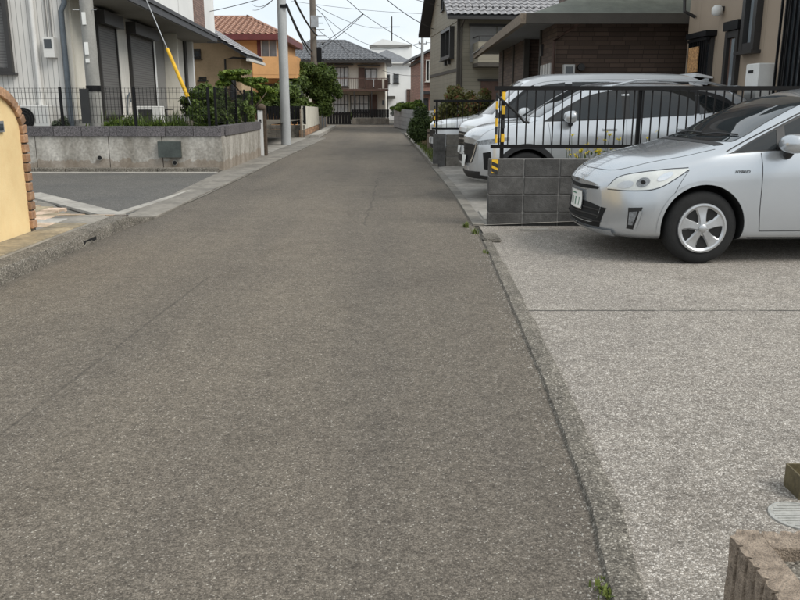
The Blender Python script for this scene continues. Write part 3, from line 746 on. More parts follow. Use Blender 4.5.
# guy wire with yellow guard
gy = thing('guy_wire', 'guy wire with yellow plastic guard running up from the creeper', 'guy wire', (-4.18, 17.35, .74))
p0 = Vector((0, 0, 0)); p1 = Vector((-2.2, -.15, 5.93)); dd = (p1 - p0)
MB().tube([p0, p1], .011, 8).build('wire', 'galvanised', gy)
MB().tube([p0 + dd * .1265, p0 + dd * .290], .042, 12, .034).build('guard', 'yellow_plastic', gy, smooth=True, angle=40)
MB().tube([p0 + dd * 0, p0 + dd * .03], .03, 10).build('anchor_rod', 'yellow_plastic', gy)

# ---- house 1, grey siding and white upper floor
h1 = thing('house', 'white two storey house with dark eaves band and grey roller shutters', 'house', (-5.92, 17.5, 0), R(3.86))
gw = -1.04
MB().box(-8.5, gw, .05, 13.2, .70, 6.4).build('wall', 'grey_siding', h1)
# east ground wall skin in pieces, broken at the porch
for y0, y1 in ((.07, 7.9), (9.5, 12.55)): MB().box(gw, gw + .03, y0, y1, 1.0, 3.6).build('wall', 'cream_siding', h1)
MB().box(gw, gw + .02, 7.9, 9.5, 1.0, 3.6).build('porch_wall', 'soffit_grey', h1)  # flat panel, no recess; darker grey paints in the shade of the set-back porch
MB().box(gw + .02, gw + .45, 9.42, 9.5, .95, 3.58).build('porch_pier', 'cream_render', h1)
MB().box(gw + .03, gw + .30, 12.9, 13.15, .95, 3.58).build('wall', 'white_render', h1)
MB().box(gw + .0, gw + .10, 12.55, 12.9, .95, 3.58).build('door', 'dark_frame', h1)
MB().box(-8.5, gw + .04, .045, 13.21, .70, 1.0).build('plinth', 'soffit_grey', h1)
MB().box(gw + .02, .03, -.02, 13.62, 3.53, 3.548).build('soffit', 'soffit_grey', h1)
fs_ = MB().box(gw - .0, .06, -.06, 13.66, 3.55, 3.80).build('fascia', 'fascia_dark', h1)
MB().box(.061, .10, -.06, 13.66, 3.72, 3.82).build('gutter', 'fascia_dark', fs_)
MB().box(gw, -.0, 0, 13.6, 3.802, 6.4).build('upper_wall', 'white_render', h1)
MB().box(.001, .03, 9.3, 11.25, 3.83, 6.38).build('tile_panel', 'brown_tile_cladding', h1)
for yy in (2.1, 4.4, 6.9): MB().box(.0, .004, yy, yy + .012, 3.82, 6.4).build('panel_joint', 'soffit_grey', h1)
MB().box(-.002, .05, 13.25, 13.62, 5.42, 5.6).build('vent_hood', 'fascia_dark', h1)
MB().add([(-9, -.6, 6.35), (.6, -.6, 6.35), (.6, 14.2, 6.35), (-9, 14.2, 6.35), (-4.2, 3, 8.1), (-4.2, 10.5, 8.1)], [(0, 1, 4), (1, 2, 5, 4), (2, 3, 5), (3, 0, 4, 5), (0, 3, 2, 1)]).build('roof', 'grey_tile', h1)
shutter(h1, 'X+', gw + .03, 2.10, 3.55, 1.07, 3.15); shutter(h1, 'X+', gw + .03, 4.95, 7.5, 1.07, 3.15)
MB().box(gw + .03, gw + .09, 7.6, 7.88, 1.0, 3.58).build('corner_trim', 'white_render', h1)
MB().box(gw + .03, gw + .07, .3, .9, 1.02, 3.58).build('corner_trim', 'cream_render', h1)
window(h1, 'Y', .05, -3.0, -2.14, 1.98, 3.42, 1, 1, fr=.09, gl='shutter_grey', dep=.12)
pipe(h1, [(-1.66, -.0, .75), (-1.66, -.0, 3.7)], .05, 'white_plastic', 'corner_pipe')
pipe(h1, [(-1.06, -.03, .75), (-1.06, -.03, 3.2), (-.98, -.03, 3.35), (-.98, -.03, 3.54)], .055, 'grey_pipe')
mt = MB().box(-1.46, -1.24, -.12, .05, 2.28, 2.68).build('meter_box', 'white_plastic', h1)
MB().box(-1.43, -1.28, -.13, -.121, 2.46, 2.64).build('meter_dial', 'window_glass', mt)
for q in (-1.40, -1.31): MB().box(q - .012, q + .012, .02, .05, 2.68, 3.7).build('conduit', 'soffit_grey', mt)
pipe(h1, [(gw + .06, 4.25, 1.05), (gw + .10, 4.25, 1.55), (gw + .10, 4.45, 1.62), (gw + .10, 4.5, 1.4)], .02, 'grey_pipe', 'hose')
MB().box(gw - .0, gw + .25, 8.35, 9.2, 1.15, 1.2).build('porch_shelf', 'dark_frame', h1)
MB().box(.0, .5, 11.7, 11.75, 3.40, 3.45).build('bracket', 'dark_frame', h1)
ac = thing('air_conditioner', 'white outdoor air conditioner unit with round dark fan grille', 'air conditioner', (-7.72, 17.25, .74))
link('casing', setmat(bevel_box(-.4, .4, -.14, .14, .02, .58, .015), 'white_plastic'), ac)
MB().lathe([(.225, 0), (.225, .012)], 28, 'Y', (-.12, -.155, .30)).build('fan_grille', 'well_black', ac)
mb = MB()
for r_ in (.06, .12, .18, .225): mb.tube([(-.12 + r_ * math.cos(a), -.16, .30 + r_ * math.sin(a)) for a in np.linspace(0, 6.283, 29)], .004, 5, cap=False)
mb.build('grille_ring', 'dark_frame', ac)
for q in (-.3, .3): MB().box(q - .04, q + .04, -.15, .15, -.01, .02).build('foot', 'black_metal', ac)
ac2 = thing('outdoor_unit', 'small white outdoor unit standing on ground by porch recess', 'air conditioner', (-5.75, 18.9, .74))
link('casing', setmat(bevel_box(-.3, .3, -.14, .14, .02, .55, .015), 'white_plastic'), ac2)
MB().box(-.22, .1, -.152, -.141, .10, .48).build('grille', 'dark_frame', ac2)

# ---- house 2, ochre gable
h2 = thing('house', 'ochre rendered house with grey gable roof and deep dark soffit', 'house', (-6.5, 34, 0))
gab = [(-6.0, 0), (0, 0), (0, 3.35), (-3.0, 5.15), (-6.0, 3.35)]
MB().prism(gab, 'Y', 0, 2.6).build('wall', 'ochre_render', h2)
def slope(x0, z0, x1, z1, ya, yb, t, name, m, parent): return MB().add([(x0, ya, z0), (x1, ya, z1), (x1, yb, z1), (x0, yb, z0), (x0, ya, z0 + t), (x1, ya, z1 + t), (x1, yb, z1 + t), (x0, yb, z0 + t)],
        [(0, 1, 2, 3), (4, 7, 6, 5), (0, 4, 5, 1), (1, 5, 6, 2), (2, 6, 7, 3), (3, 7, 4, 0)]).build(name, m, parent)
rf = slope(-3.0, 5.17, .42, 3.12, -.9, 3.0, .10, 'roof', 'fascia_dark', h2)
slope(-3.0, 5.17, -6.42, 3.12, -.9, 3.0, .10, 'roof', 'fascia_dark', h2)
tile_roof('roof_tiles', (.46, -.95, 3.21), (0, 1, 0), (-3.42, 0, 2.05), 13, 13, 'silver_tile', h2, .3, .3)
MB().box(.40, .52, -.9, 3.0, 3.0, 3.10).build('gutter', 'white_plastic', rf)
pipe(h2, [(-.62, -.06, 0), (-.62, -.06, 3.1), (-.2, -.5, 3.15), (.4, -.5, 3.1)], .04, 'dark_frame')
window(h2, 'Y', 0, -1.92, -1.60, 3.14, 3.50, 1, 1); window(h2, 'Y', 0, -1.72, -1.42, 2.28, 2.42, 1, 1); window(h2, 'Y', 0, -.50, -.22, 1.55, 2.55, 1, 1)
# ---- house 3, orange with red tiles
h3 = thing('house', 'orange rendered house with red tiled hip roof and solid balcony', 'house', (-7.0, 44, 0))
MB().box(-7, .62, 0, 7, 0, 4.75).build('wall', 'orange_render', h3)
e0, ez = .95, 4.78
MB().add([(-7.6, -.7, ez), (e0, -.7, ez), (e0, 7.6, ez), (-7.6, 7.6, ez), (-4.5, 3.4, ez + 1.25), (-1.5, 3.4, ez + 1.25)], [(0, 1, 5, 4), (1, 2, 5), (2, 3, 4, 5), (3, 0, 4), (0, 3, 2, 1)]).build('roof', 'maroon_fascia', h3)
MB().box(-7.65, e0 + .05, -.76, -.70, ez - .22, ez + .06).build('fascia', 'maroon_fascia', h3)
MB().box(e0, e0 + .06, -.70, 7.6, ez - .22, ez + .06).build('fascia', 'maroon_fascia', h3)
MB().box(-7.5, e0 - .01, -.69, 7.5, ez - .20, ez - .01).build('eave_soffit', 'maroon_fascia', h3)
def tp(f): return (0 + f * 3.1, 8.55 - f * 2.45)
tile_roof('roof_tiles', (-7.6, -.74, ez + .03), (1, 0, 0), (0, 4.1, 1.25), 30, 14, 'red_tile', h3, .3, .305, amp=.07, taper=tp)
tile_roof('roof_tiles', (e0 + .04, -.7, ez + .03), (0, 1, 0), (-2.45, 0, 1.25), 27, 9, 'red_tile', h3, .3, .32, amp=.07, taper=lambda f: (f * 4.1, 8.3 - f * 4.2))
pipe(h3, [(-4.5, 3.4, ez + 1.30), (-1.5, 3.4, ez + 1.30), (e0, -.7, ez + .1)], .09, 'red_tile', 'ridge_tiles')
window(h3, 'Y', 0, -.30, .55, 3.55, 4.65, 2, 1, gl='pale_glass', frame='white_plastic'); MB().box(-.50, -.31, -.08, .0, 3.5, 4.7).build('shutter', 'maroon_fascia', h3)
bl_ = MB().box(-.5, 1.75, -1.6, 0, 2.62, 2.80).build('balcony', 'orange_render', h3)
MB().box(-.5, 1.75, -1.61, -1.5, 2.80, 3.68).build('parapet', 'orange_render', bl_); MB().box(1.65, 1.752, -1.499, 0, 2.80, 3.68).build('parapet', 'orange_render', bl_); MB().box(-.5, -.4, -1.499, 0, 2.80, 3.68).build('parapet', 'orange_render', bl_)
window(h3, 'Y', 0, -.3, .5, 1.2, 2.4, 2, 1)
window(h3, 'Y', 0, -2.3, -1.6, 3.75, 4.25, 1, 1)

# ---- shrubs and trees on the left
plant('garden_tree', 'bright yellow green tree over the fence before the ochre house', 'tree',
      [(-5.0, 25.6, 2.18, .6, .6, .17), (-4.5, 25.9, 1.98, .42, .5, .18), (-5.45, 25.4, 2.0, .3, .4, .18), (-4.15, 26.2, 1.62, .4, .4, .24), (-4.75, 26, 1.55, .35, .4, .2)], 3600, .10, 31, 'leaf_bright', [(-4.7, 25.8, .7, -4.6, 25.8, 2.0, .05), (-4.6, 25.8, 1.2, -4.2, 26, 1.7, .03), (-4.7, 25.8, 1.3, -5.3, 25.6, 2.1, .03)])
plant('garden_tree', 'rounded green shrub behind the creeper covered fence beside the white house', 'tree',
      [(-5.35, 23.0, 1.55, .5, .5, .45), (-5.0, 22.6, 1.1, .5, .4, .4), (-5.7, 23.2, 1.2, .5, .5, .5)], 4200, .085, 32, 'leaf_mid', [(-5.35, 23, .7, -5.35, 23, 1.5, .04)])
plant('garden_tree', 'dense green bushes below the orange balcony', 'tree',
      [(-5.9, 35, 1.55, .9, .7, .7), (-5.0, 35.2, 1.45, .7, .7, .75), (-6.6, 34.6, 1.2, .7, .6, .7), (-4.5, 35.4, 1.2, .45, .6, .5)], 6500, .12, 33, 'leaf_mid', [(-5.6, 35, 0, -5.5, 35, 1.8, .06), (-4.9, 35.2, 0, -4.9, 35.2, 1.6, .05)])
plant('garden_tree', 'grey green olive tree beside the dark brown pole', 'tree',
      [(-5.0, 37.3, 1.65, .55, .6, .6), (-5.3, 37.2, 1.2, .5, .5, .5), (-4.85, 37.4, 1.3, .35, .5, .4)], 4200, .11, 34, 'leaf_olive', [(-4.8, 37.3, 0, -4.7, 37.3, 1.9, .05)])
plant('garden_tree', 'large dark green tree rising behind the dark brown pole', 'tree',
      [(-5.3, 43.5, 2.6, 1.1, 1.0, .9), (-4.1, 44, 2.4, 1.0, 1.0, 1.0), (-4.6, 44, 3.1, .9, .9, .55), (-3.75, 44.2, 1.6, .75, .8, .9), (-5.6, 43.2, 1.7, .8, .8, .8), (-4.6, 43.6, 1.4, .9, .7, .7)], 11500, .15, 35, 'leaf_mid', [(-4.5, 44, 0, -4.5, 44, 2.8, .12), (-4.5, 44, 1.4, -3.9, 44.1, 2.4, .06), (-4.5, 44, 1.4, -5.2, 43.7, 2.5, .06)])
# black fence on block base
bf = thing('black_fence', 'black slatted fence on a grey block base beyond the pale pole', 'fence', (0, 33.6, 0))
for j in range(3):
    for i in range(8): link('block', setmat(bevel_box(-7.1 + i * .4 + .004, -7.1 + (i + 1) * .4 - .004, -.06, .06, .17 * j + .004, .17 * (j + 1) - .004, .008), 'block_tan'), bf)
for i in range(27): MB().box(-7.08 + i * .12, -7.08 + i * .12 + .105, -.02, .02, .53, 1.26).build('slat', 'black_metal', bf)
MB().box(-7.1, -3.9, .021, .05, .62, .68).build('rail', 'black_metal', bf); MB().box(-7.1, -3.9, .021, .05, 1.12, 1.18).build('rail', 'black_metal', bf)
# cream board along the road
cb = thing('cream_board', 'weathered cream panel fence standing along the road by the dark pole', 'fence', (-4.0, 33.4, 0), R(90 + 1.9))
for i in range(8): MB().box(i * 1.36 + .01, (i + 1) * 1.36 - .01, -.02, .02, .30, 1.26 - .012 * i).build('panel', 'board_cream', cb)
for i in range(9): MB().box(i * 1.36 - .03, i * 1.36 + .03, .021, .07, 0, 1.16).build('post', 'timber_grey', cb)
for j in range(2):
    for i in range(27): link('block', setmat(bevel_box(i * .4 + .004, (i + 1) * .4 - .004, -.0, .12, .14 * j + .01, .14 * (j + 1) + .004, .006), 'terracotta_brick'), cb)
gf = thing('grey_fence', 'grey upright panel fence continuing beyond the cream panels', 'fence', (-4.42, 44.5, 0), R(90.5))
for i in range(9): MB().box(i * .62, i * .62 + .58, -.03, .03, .0, 1.12 + (.06 if i % 2 else 0)).build('panel', ('grey_pipe', 'timber_grey', 'block_tan')[i % 3], gf)

# ---- house 4 closing the street
h4 = thing('house', 'cream two storey house with grey tiled hip roof closing the street', 'house', (-1.05, 58, 0))
MB().box(-8.6, 0, 0, 8, 0, 4.3).build('wall', 'cream_render', h4)
ez = 4.22
MB().add([(-9.3, -.8, ez), (.35, -.8, ez), (.35, 8.6, ez), (-9.3, 8.6, ez), (-5.6, 3.5, ez + 1.55), (-3.0, 3.5, ez + 1.55)], [(0, 1, 5, 4), (1, 2, 5), (2, 3, 4, 5), (3, 0, 4), (0, 3, 2, 1)]).build('roof', 'grey_tile', h4)
tile_roof('roof_tiles', (-9.3, -.84, ez + .04), (1, 0, 0), (0, 4.3, 1.55), 32, 15, 'grey_tile', h4, .3, .305, amp=.05, taper=lambda f: (f * 3.7, 9.65 - f * 3.35))
tile_roof('roof_tiles', (.39, -.8, ez + .04), (0, 1, 0), (-3.35, 0, 1.55), 31, 12, 'grey_tile', h4, .3, .31, amp=.05, taper=lambda f: (f * 4.3, 9.4 - f * 5.1))
MB().box(-9.35, .42, -.9, -.8, ez - .14, ez + .06).build('gutter', 'dark_frame', h4)
pipe(h4, [(-5.6, 3.5, ez + 1.62), (-3.0, 3.5, ez + 1.62), (.35, -.8, ez + .1)], .08, 'grey_tile', 'ridge_tiles')
window(h4, 'Y', 0, -3.65, -2.55, 2.5, 3.85, 4, 2, gl='curtain', dep=.1)
window(h4, 'Y', 0, -1.4, -.55, 2.45, 3.75, 2, 1, gl='curtain', dep=.1); MB().box(-1.85, -1.42, -.12, 0, 2.42, 3.8).build('shutter', 'door_brown', h4)
MB().box(-4.1, -2.2, -.5, 0, 3.95, 4.02).build('canopy', 'dark_frame', h4); MB().box(-1.9, -.3, -.5, 0, 3.9, 3.96).build('canopy', 'dark_frame', h4)
bal = MB().box(-3.8, .25, -1.3, 0, 2.2, 2.34).build('balcony', 'door_brown', h4)
MB().box(-3.8, .25, -1.3, -1.26, 3.02, 3.07).build('rail', 'door_brown', bal)
for i in range(28): MB().box(-3.78 + i * .149, -3.76 + i * .149, -1.295, -1.265, 2.34, 3.02).build('baluster', 'door_brown', bal)
for q in (-1.35, -.72, -.02): MB().box(q, q + .55 if q < -.1 else q + .25, -1.25, -1.2, 2.36, 2.98).build('rail_panel', 'door_brown', bal)
for q in (-3.75, -2.1, -.9, .2): MB().box(q - .035, q + .035, -1.29, -1.22, 0, 2.2).build('post', 'dark_frame', bal)
window(h4, 'Y', 0, -3.65, -2.6, .65, 2.0, 4, 2, gl='curtain', dep=.1); window(h4, 'Y', 0, -2.45, -1.15, .75, 1.95, 4, 2, gl='curtain', dep=.1)
MB().box(-1.1, -.55, -.12, 0, .55, 2.0).build('shutter', 'door_brown', h4)
MB().box(-.2, -.08, -.1, 0, 1.3, 1.6).build('meter_box', 'grey_pipe', h4)
bw = thing('front_fence', 'black metal fence on tan block base before the cream house', 'fence', (-4.0, 55.6, 0))
for i in range(9): link('block', setmat(bevel_box(.75 + i * .28 + .004, .75 + (i + 1) * .28 - .004, -.06, .06, 0, .42, .01), 'block_tan'), bw)
for i in range(24): MB().box(.75 + i * .105, .75 + i * .105 + .095, -.02, .02, .44, .98).build('slat', 'black_metal', bw)
for i in range(8): MB().box(-1.0 + i * .21, -1.0 + i * .21 + .19, -.02, .02, .0, .80).build('slat', 'black_metal', bw)
for i in range(9): MB().box(3.32 + i * .06, 3.34 + i * .06, -.02, .02, .1, .95).build('gate_bar', 'galvanised', bw)
plant('garden_shrub', 'small green shrub beside the gate of the cream house', 'shrub', [(-.4, 55.9, .95, .35, .3, .4)], 600, .1, 41, 'leaf_mid', [(-.4, 55.9, 0, -.4, 55.9, 1, .03)])
plant('garden_shrub', 'small climbing plant beside the black slats of the cream house', 'shrub', [(-3.35, 55.7, .45, .12, .15, .35)], 200, .09, 42, 'leaf_mid', [(-3.35, 55.7, 0, -3.35, 55.7, .6, .02)])

# ---- house 5, white with slate hip roof, and the tall white block behind
h5 = thing('house', 'plain white house with slate grey pointed roof behind the cream house', 'house', (.95, 70, 0))
MB().box(-4.2, 0, 0, 7, 0, 4.75).build('wall', 'white_render', h5)
MB().add([(-4.5, -.3, 4.7), (.3, -.3, 4.7), (.3, 7.3, 4.7), (-4.5, 7.3, 4.7), (-2.1, 2.2, 5.9), (-2.1, 4.8, 5.9)], [(0, 1, 4), (1, 2, 5, 4), (2, 3, 5), (3, 0, 4, 5), (0, 3, 2, 1)]).build('roof', 'grey_tile', h5)
MB().box(-4.55, .35, -.36, -.3, 4.62, 4.74).build('gutter', 'white_plastic', h5)
window(h5, 'Y', 0, -1.5, -1.05, 3.05, 3.8, 2, 2); window(h5, 'Y', 0, -2.35, -1.8, 3.05, 3.75, 2, 1); window(h5, 'Y', 0, -.85, -.6, 1.3, 1.55, 1, 1)
window(h5, 'Y', 0, -.4, -.05, .9, 2.55, 1, 3, gl='door_brown', frame='door_brown')
MB().prism([(-1.0, 2.0), (.0, 2.0), (-.35, 1.75)], 'X', -2.6, -1.35).build('canopy', 'soffit_grey', h5)
h5b = thing('house', 'tall white flat topped block behind the grey hip roof', 'house', (-3.0, 86, 0))
MB().box(0, 4.2, 0, 8, 0, 7.0).build('wall', 'white_render', h5b)
MB().box(-.15, 4.0, -.15, 8, 7.0, 7.25).build('parapet', 'soffit_grey', h5b); window(h5b, 'Y', 0, 1.3, 2.2, 5.2, 6.2, 2, 1)
MB().prism([(-.1, 7.25), (1.2, 7.85), (4.3, 7.3)], 'Y', .5, 7.5).build('roof', 'white_render', h5b)
an = thing('antenna_mast', 'thin dark aerial mast rising behind the far white roofs', 'antenna', (-.9, 92, 7.0))
MB().tube([(0, 0, 0), (0, 0, 3.6)], .07, 8).build('mast', 'dark_frame', an); MB().box(-.05, .9, -.03, .03, 2.5, 2.56).build('boom', 'dark_frame', an)
for i in range(6): MB().box(.1 + i * .14, .12 + i * .14, -.3, .3, 2.5, 2.53).build('element', 'dark_frame', an)
h6b = thing('house', 'small far dark roofed house seen between the white and brick houses', 'house', (1.0, 95, 0))
MB().box(.1, 3.0, 0, 5, 0, 2.6).build('wall', 'white_render', h6b)
MB().add([(-.3, -.5, 2.55), (3.4, -.5, 2.55), (3.4, 5.5, 2.55), (-.3, 5.5, 2.55), (.8, 2.5, 3.6), (2.4, 2.5, 3.6)], [(0, 1, 5, 4), (1, 2, 5), (2, 3, 4, 5), (3, 0, 4), (0, 3, 2, 1)]).build('roof', 'fascia_dark', h6b)
window(h6b, 'Y', 0, .5, 1.0, .9, 1.9, 1, 1); window(h6b, 'Y', 0, 1.6, 2.6, 1.0, 2.0, 2, 1)
# ---- house 6, pink brick
h6 = thing('house', 'pink brick siding house with grey gable roof beside the far thin pole', 'house', (1.25, 52, 0), R(4))
MB().prism([(0, 0), (8, 0), (8, 4.2), (4, 6.0), (0, 4.2)], 'Y', 0, 7).build('wall', 'pink_brick_siding', h6)
slope(4.0, 6.05, -.55, 4.0, -.5, 7.4, .14, 'roof', 'grey_tile', h6); slope(4.0, 6.05, 8.55, 4.0, -.5, 7.4, .14, 'roof', 'grey_tile', h6)
window(h6, 'Y', 0, .35, .78, 2.7, 4.0, 2, 1, frame='white_plastic', dep=.2); window(h6, 'Y', 0, .15, .55, 0.6, 1.7, 1, 2); MB().box(-.02, 1.2, -.25, 0, 1.95, 2.12).build('canopy', 'fascia_dark', h6)
MB().box(-.12, .0, -.6, 7, 3.86, 3.98).build('gutter', 'dark_frame', h6)

# ================================================================== RIGHT SIDE
# ---- light block wall at the bend
lw = thing('block_wall', 'pale grey block garden wall at the far bend of the road', 'wall', (1.2, 37.2, 0), math.atan2(11.9, -1.5))
for j in range(5):
    for i in range(30):
        x0 = i * .4 - (.2 if j % 2 else 0)
        link('block', setmat(bevel_box(max(0, x0) + .004, min(12, x0 + .4) - .004, -.06, .06, j * .21 + .004, (j + 1) * .21 - .004, .008), 'light_block') if (i < 2) else bpy.data.objects['block'].data if False else LBM, lw, (x0, 0, j * .21)) if i >= 2 else link('block', (LBM := setmat(bevel_box(.004, .396, -.06, .06, .004, .206, .008), 'light_block')) if (i == 0 and j == 0) else LBM, lw, (x0, 0, j * .21))
MB().box(-.2, 12.2, -.045, .045, 0, 1.04).build('mortar', 'mortar', lw)
lw2 = thing('block_wall', 'pale grey block return wall behind the round conifer bush', 'wall', (1.22, 37.1, 0))
for j in range(5):
    for i in range(4): link('block', LBM, lw2, (i * .4 + .05, 0, j * .21))
MB().box(.05, 1.65, -.045, .045, 0, 1.04).build('mortar', 'mortar', lw2)
plant('garden_shrub', 'bright green hedge showing above the pale block wall', 'hedge', [(.3, 46, 1.25, .7, .7, .3), (.9, 43, 1.2, .5, .8, .3), (-.1, 48, 1.15, .4, .6, .25)], 2600, .12, 51, 'leaf_bright', [(.3, 46, 0, .3, 46, 1.3, .03)])
# conifer bush and stake
def cone_bush():
    t = thing('conifer_bush', 'dark green round conifer bush on the road edge', 'bush', (.72, 27.2, .03))
    foliage('foliage', [(0, 0, .38, .40, .40, .34), (.02, 0, .68, .36, .36, .34), (-.02, 0, .98, .25, .25, .24), (.16, .1, .55, .32, .3, .3), (-.18, -.05, .5, .28, .3, .3)], 5200, .055, 52, 'leaf_dark', t, aspect=2.6)
    MB().tube([(0, 0, -.02), (0, 0, .6)], .04, 8, .02).build('stem', 'bark', t)
cone_bush()
st = thing('timber_stake', 'short weathered timber stake on the verge before the low wall', 'stake', (.84, 23.6, .02))
link('post', setmat(bevel_box(-.045, .045, -.045, .045, 0, .62, .01, jit=.004), 'timber_grey'), st); MB().box(-.05, .05, -.05, .05, .5, .53).build('band', 'black_metal', st)
plant('leaf_litter', 'low brown dry shrub at the foot of the conifer bush', 'shrub', [(.95, 26.2, .14, .3, .6, .12), (1.25, 25.2, .2, .3, .5, .16)], 900, .06, 53, 'dry_litter')

# ---- block walls by the parking bays
def block_wall(name, label, p, q, rows, th, m, z0=0, cw=.4, ch=.2, cap=None):
    d = Vector(q) - Vector(p); Ln = d.length; n = round(Ln / cw)
    t = thing(name, label, 'wall', (p[0], p[1], z0), math.atan2(d.y, d.x))
    pool = [setmat(bevel_box(.006, cw - .006, -th / 2, th / 2, .005, ch - .005, .006, jit=.0015), m) for _ in range(6)]
    for j in range(rows):
        for i in range(n): link('block', random.choice(pool), t, (i * cw, random.uniform(-.0015, .0015), j * ch))
    MB().box(.012, n * cw - .012, -th / 2 + .011, th / 2 - .011, 0, rows * ch - .002).build('mortar', 'mortar', t)
    return t, n * cw
w1, w1l = block_wall('block_wall', 'dark grey block wall with hazard sticker beside the silver hatchback', (.985, 9.06), (7.75, 9.10), 4, .12, 'block_face', z0=-.05, cw=.398)
stk = MB().box(.035, .105, -.0665, -.064, .64, .79).build('hazard_sticker', 'yellow_plastic', w1)
for a in (0, 1): MB().add([(.036, -.0672, .66 + a * .07), (.104, -.0672, .645 - .05 + a * .07 + .03), (.104, -.0672, .645 - .02 + a * .07 + .045), (.036, -.0672, .70 + a * .07)], [(0, 1, 2, 3)]).build('stripe', 'hazard_black', stk)
w2, w2l = block_wall('block_wall', 'low tan and grey block wall between two parking bays', (1.0, 17.75), (6.2, 17.8), 3, .12, 'block_tan', z0=-.02, cw=.4, ch=.24)
link('end_pier', setmat(bevel_box(-.28, -.006, -.07, .07, 0, .73, .01), 'block_face'), w2)
# ---- bar fences
def bar_fence(label, p, ln, z0, z1, sp, posts, m, bw=.011, posthi=0):
    t = thing('bar_fence', label, 'fence', (p[0], p[1], 0))
    MB().box(-.06, ln, -.02, .02, z1 - .045, z1).build('top_rail', m, t); MB().box(-.09, ln, -.02, .02, z0, z0 + .04).build('bottom_rail', m, t)
    me = MB().box(-bw / 1.6, bw / 1.6, -bw / 1.6, bw / 1.6, z0 + .041, z1 - .046).mesh('bar', m)
    n = int(ln / sp)
    for i in range(n + 1): link('bar', me, t, (i * sp, 0, 0))
    for q in posts: MB().box(q - .02, q + .02, .021, .061, z0 - .25, z1 - .01).build('post', m, t)
    return t
f1 = bar_fence('black upright bar fence on the dark block wall', (1.10, 9.07), 6.5, .86, 1.53, .0985, (.04, 1.55, 3.1, 4.65, 6.2), 'brown_metal')
f2 = bar_fence('thin black bar fence on the low wall before white car', (.78, 17.76), 5.0, .80, 1.43, .115, (.02, 1.6, 3.2, 4.8), 'black_metal', .009)
for f_, xx, zz0, zz1 in ((f1, -.035, .92, 1.46), (f2, -.03, .86, 1.3)):
    k = 6; hh = (zz1 - zz0) / k; pp = None
    for i in range(k):
        MB().tube([(xx, -.03, zz0 + i * hh + .001), (xx, -.03, zz0 + (i + 1) * hh - .001)], .014, 8).build('striped_pole', 'yellow_plastic' if i % 2 == 0 else 'hazard_black', f_)
for i in range(4): MB().box(.022, .058, -.026, -.021, .93 + i * .15, .93 + i * .15 + .09).build('reflective_tape', 'yellow_plastic' if i != 1 else 'hazard_black', f1)
tag(MB().tube([(1.06, 9.03, 1.43), (1.14, 9.0, 1.36), (1.25, 9.0, 1.27), (1.32, 9.0, 1.20), (1.36, 9.0, 1.15), (1.42, 9.0, 1.14)], .013, 8).build('lock_cable', 'rubber', smooth=True), 'loose black rubber cable hung on the bar fence end', 'cable')
# yellow flowers growing behind the wall
rg = random.Random(8); fw = thing('flowering_weed', 'yellow flowered weeds showing between the fence bars', 'flowers', (0, 0, 0))
mb = MB(); bl2 = []
for i in range(46):
    x = rg.uniform(1.85, 3.1); y = rg.uniform(9.2, 9.45); z = rg.uniform(.72, .84) + (.22 * rg.random() ** 3); mb.tube([(x, y, .02), (x + rg.uniform(-.03, .03), y, z * .6), (x + rg.uniform(-.06, .06), y, z)], .003, 4)
    bl2.append((mb.v[-2][0], y, z, .03, .03, .015))
mb.build('stem', 'leaf_mid', fw)
foliage('petals', bl2, 260, .020, 61, 'petal_yellow', fw, shell=.2); foliage('leaf_cluster', [(2.4, 9.33, .4, .6, .13, .35)], 900, .05, 62, 'leaf_mid', fw)
sl = tag(link('concrete_scrap', setmat(bevel_box(1.30, 1.62, 8.62, 8.68, .004, .022, .004, jit=.006), 'light_concrete')), 'thin pale concrete sliver lying at the foot of the block wall', 'debris')
st2 = tag(link('kerb_fragment', setmat(bevel_box(.84, 1.0, 7.85, 8.25, .004, .035, .01, jit=.008), 'kerb_concrete'),), 'broken flat kerb fragment at end of the kerb strip', 'debris')
for i, (x, y, n) in enumerate(((.74, 8.9, 120), (.80, 8.45, 80), (.575, 2.0, 34), (.79, 7.3, 16))):
    rg = random.Random(i + 70)
    o = blades('weed_tuft', [(x + rg.gauss(0, .012), y + rg.gauss(0, .03), .0) for _ in range(n)], .035 if i > 1 else .06, .005, i, 'grass', lean=1.0)
    tag(o, ('clump of green weeds at the road edge near the block wall corner', 'smaller weeds just before the broken kerb fragment', 'small weed at the kerb foot opposite the ribbed planter', 'sparse weed sprig along the kerb beside the broken fragment')[i], 'weed')

rg = random.Random(19); mb = MB()
for i in range(900):
    y = 1.2 + 8 * rg.random() ** 1.3; x = lerp_edge(RE, y) - abs(rg.gauss(0, .05)) - .004; r_ = rg.uniform(.0015, .0055)
    vs = [(x + r_ * math.cos(a) * rg.uniform(.7, 1.2), y + r_ * math.sin(a) * rg.uniform(.7, 1.2), .0) for a in (0, 1.2, 2.5, 3.8, 5.0)] + [(x, y, r_ * .9)]
    mb.add(vs, [(0, 1, 5), (1, 2, 5), (2, 3, 5), (3, 4, 5), (4, 0, 5)])
g = mb.build('grit', 'light_concrete'); g['kind'] = 'stuff'; g['label'] = 'loose grit gathered along the foot of the kerb strip'; g['category'] = 'grit'
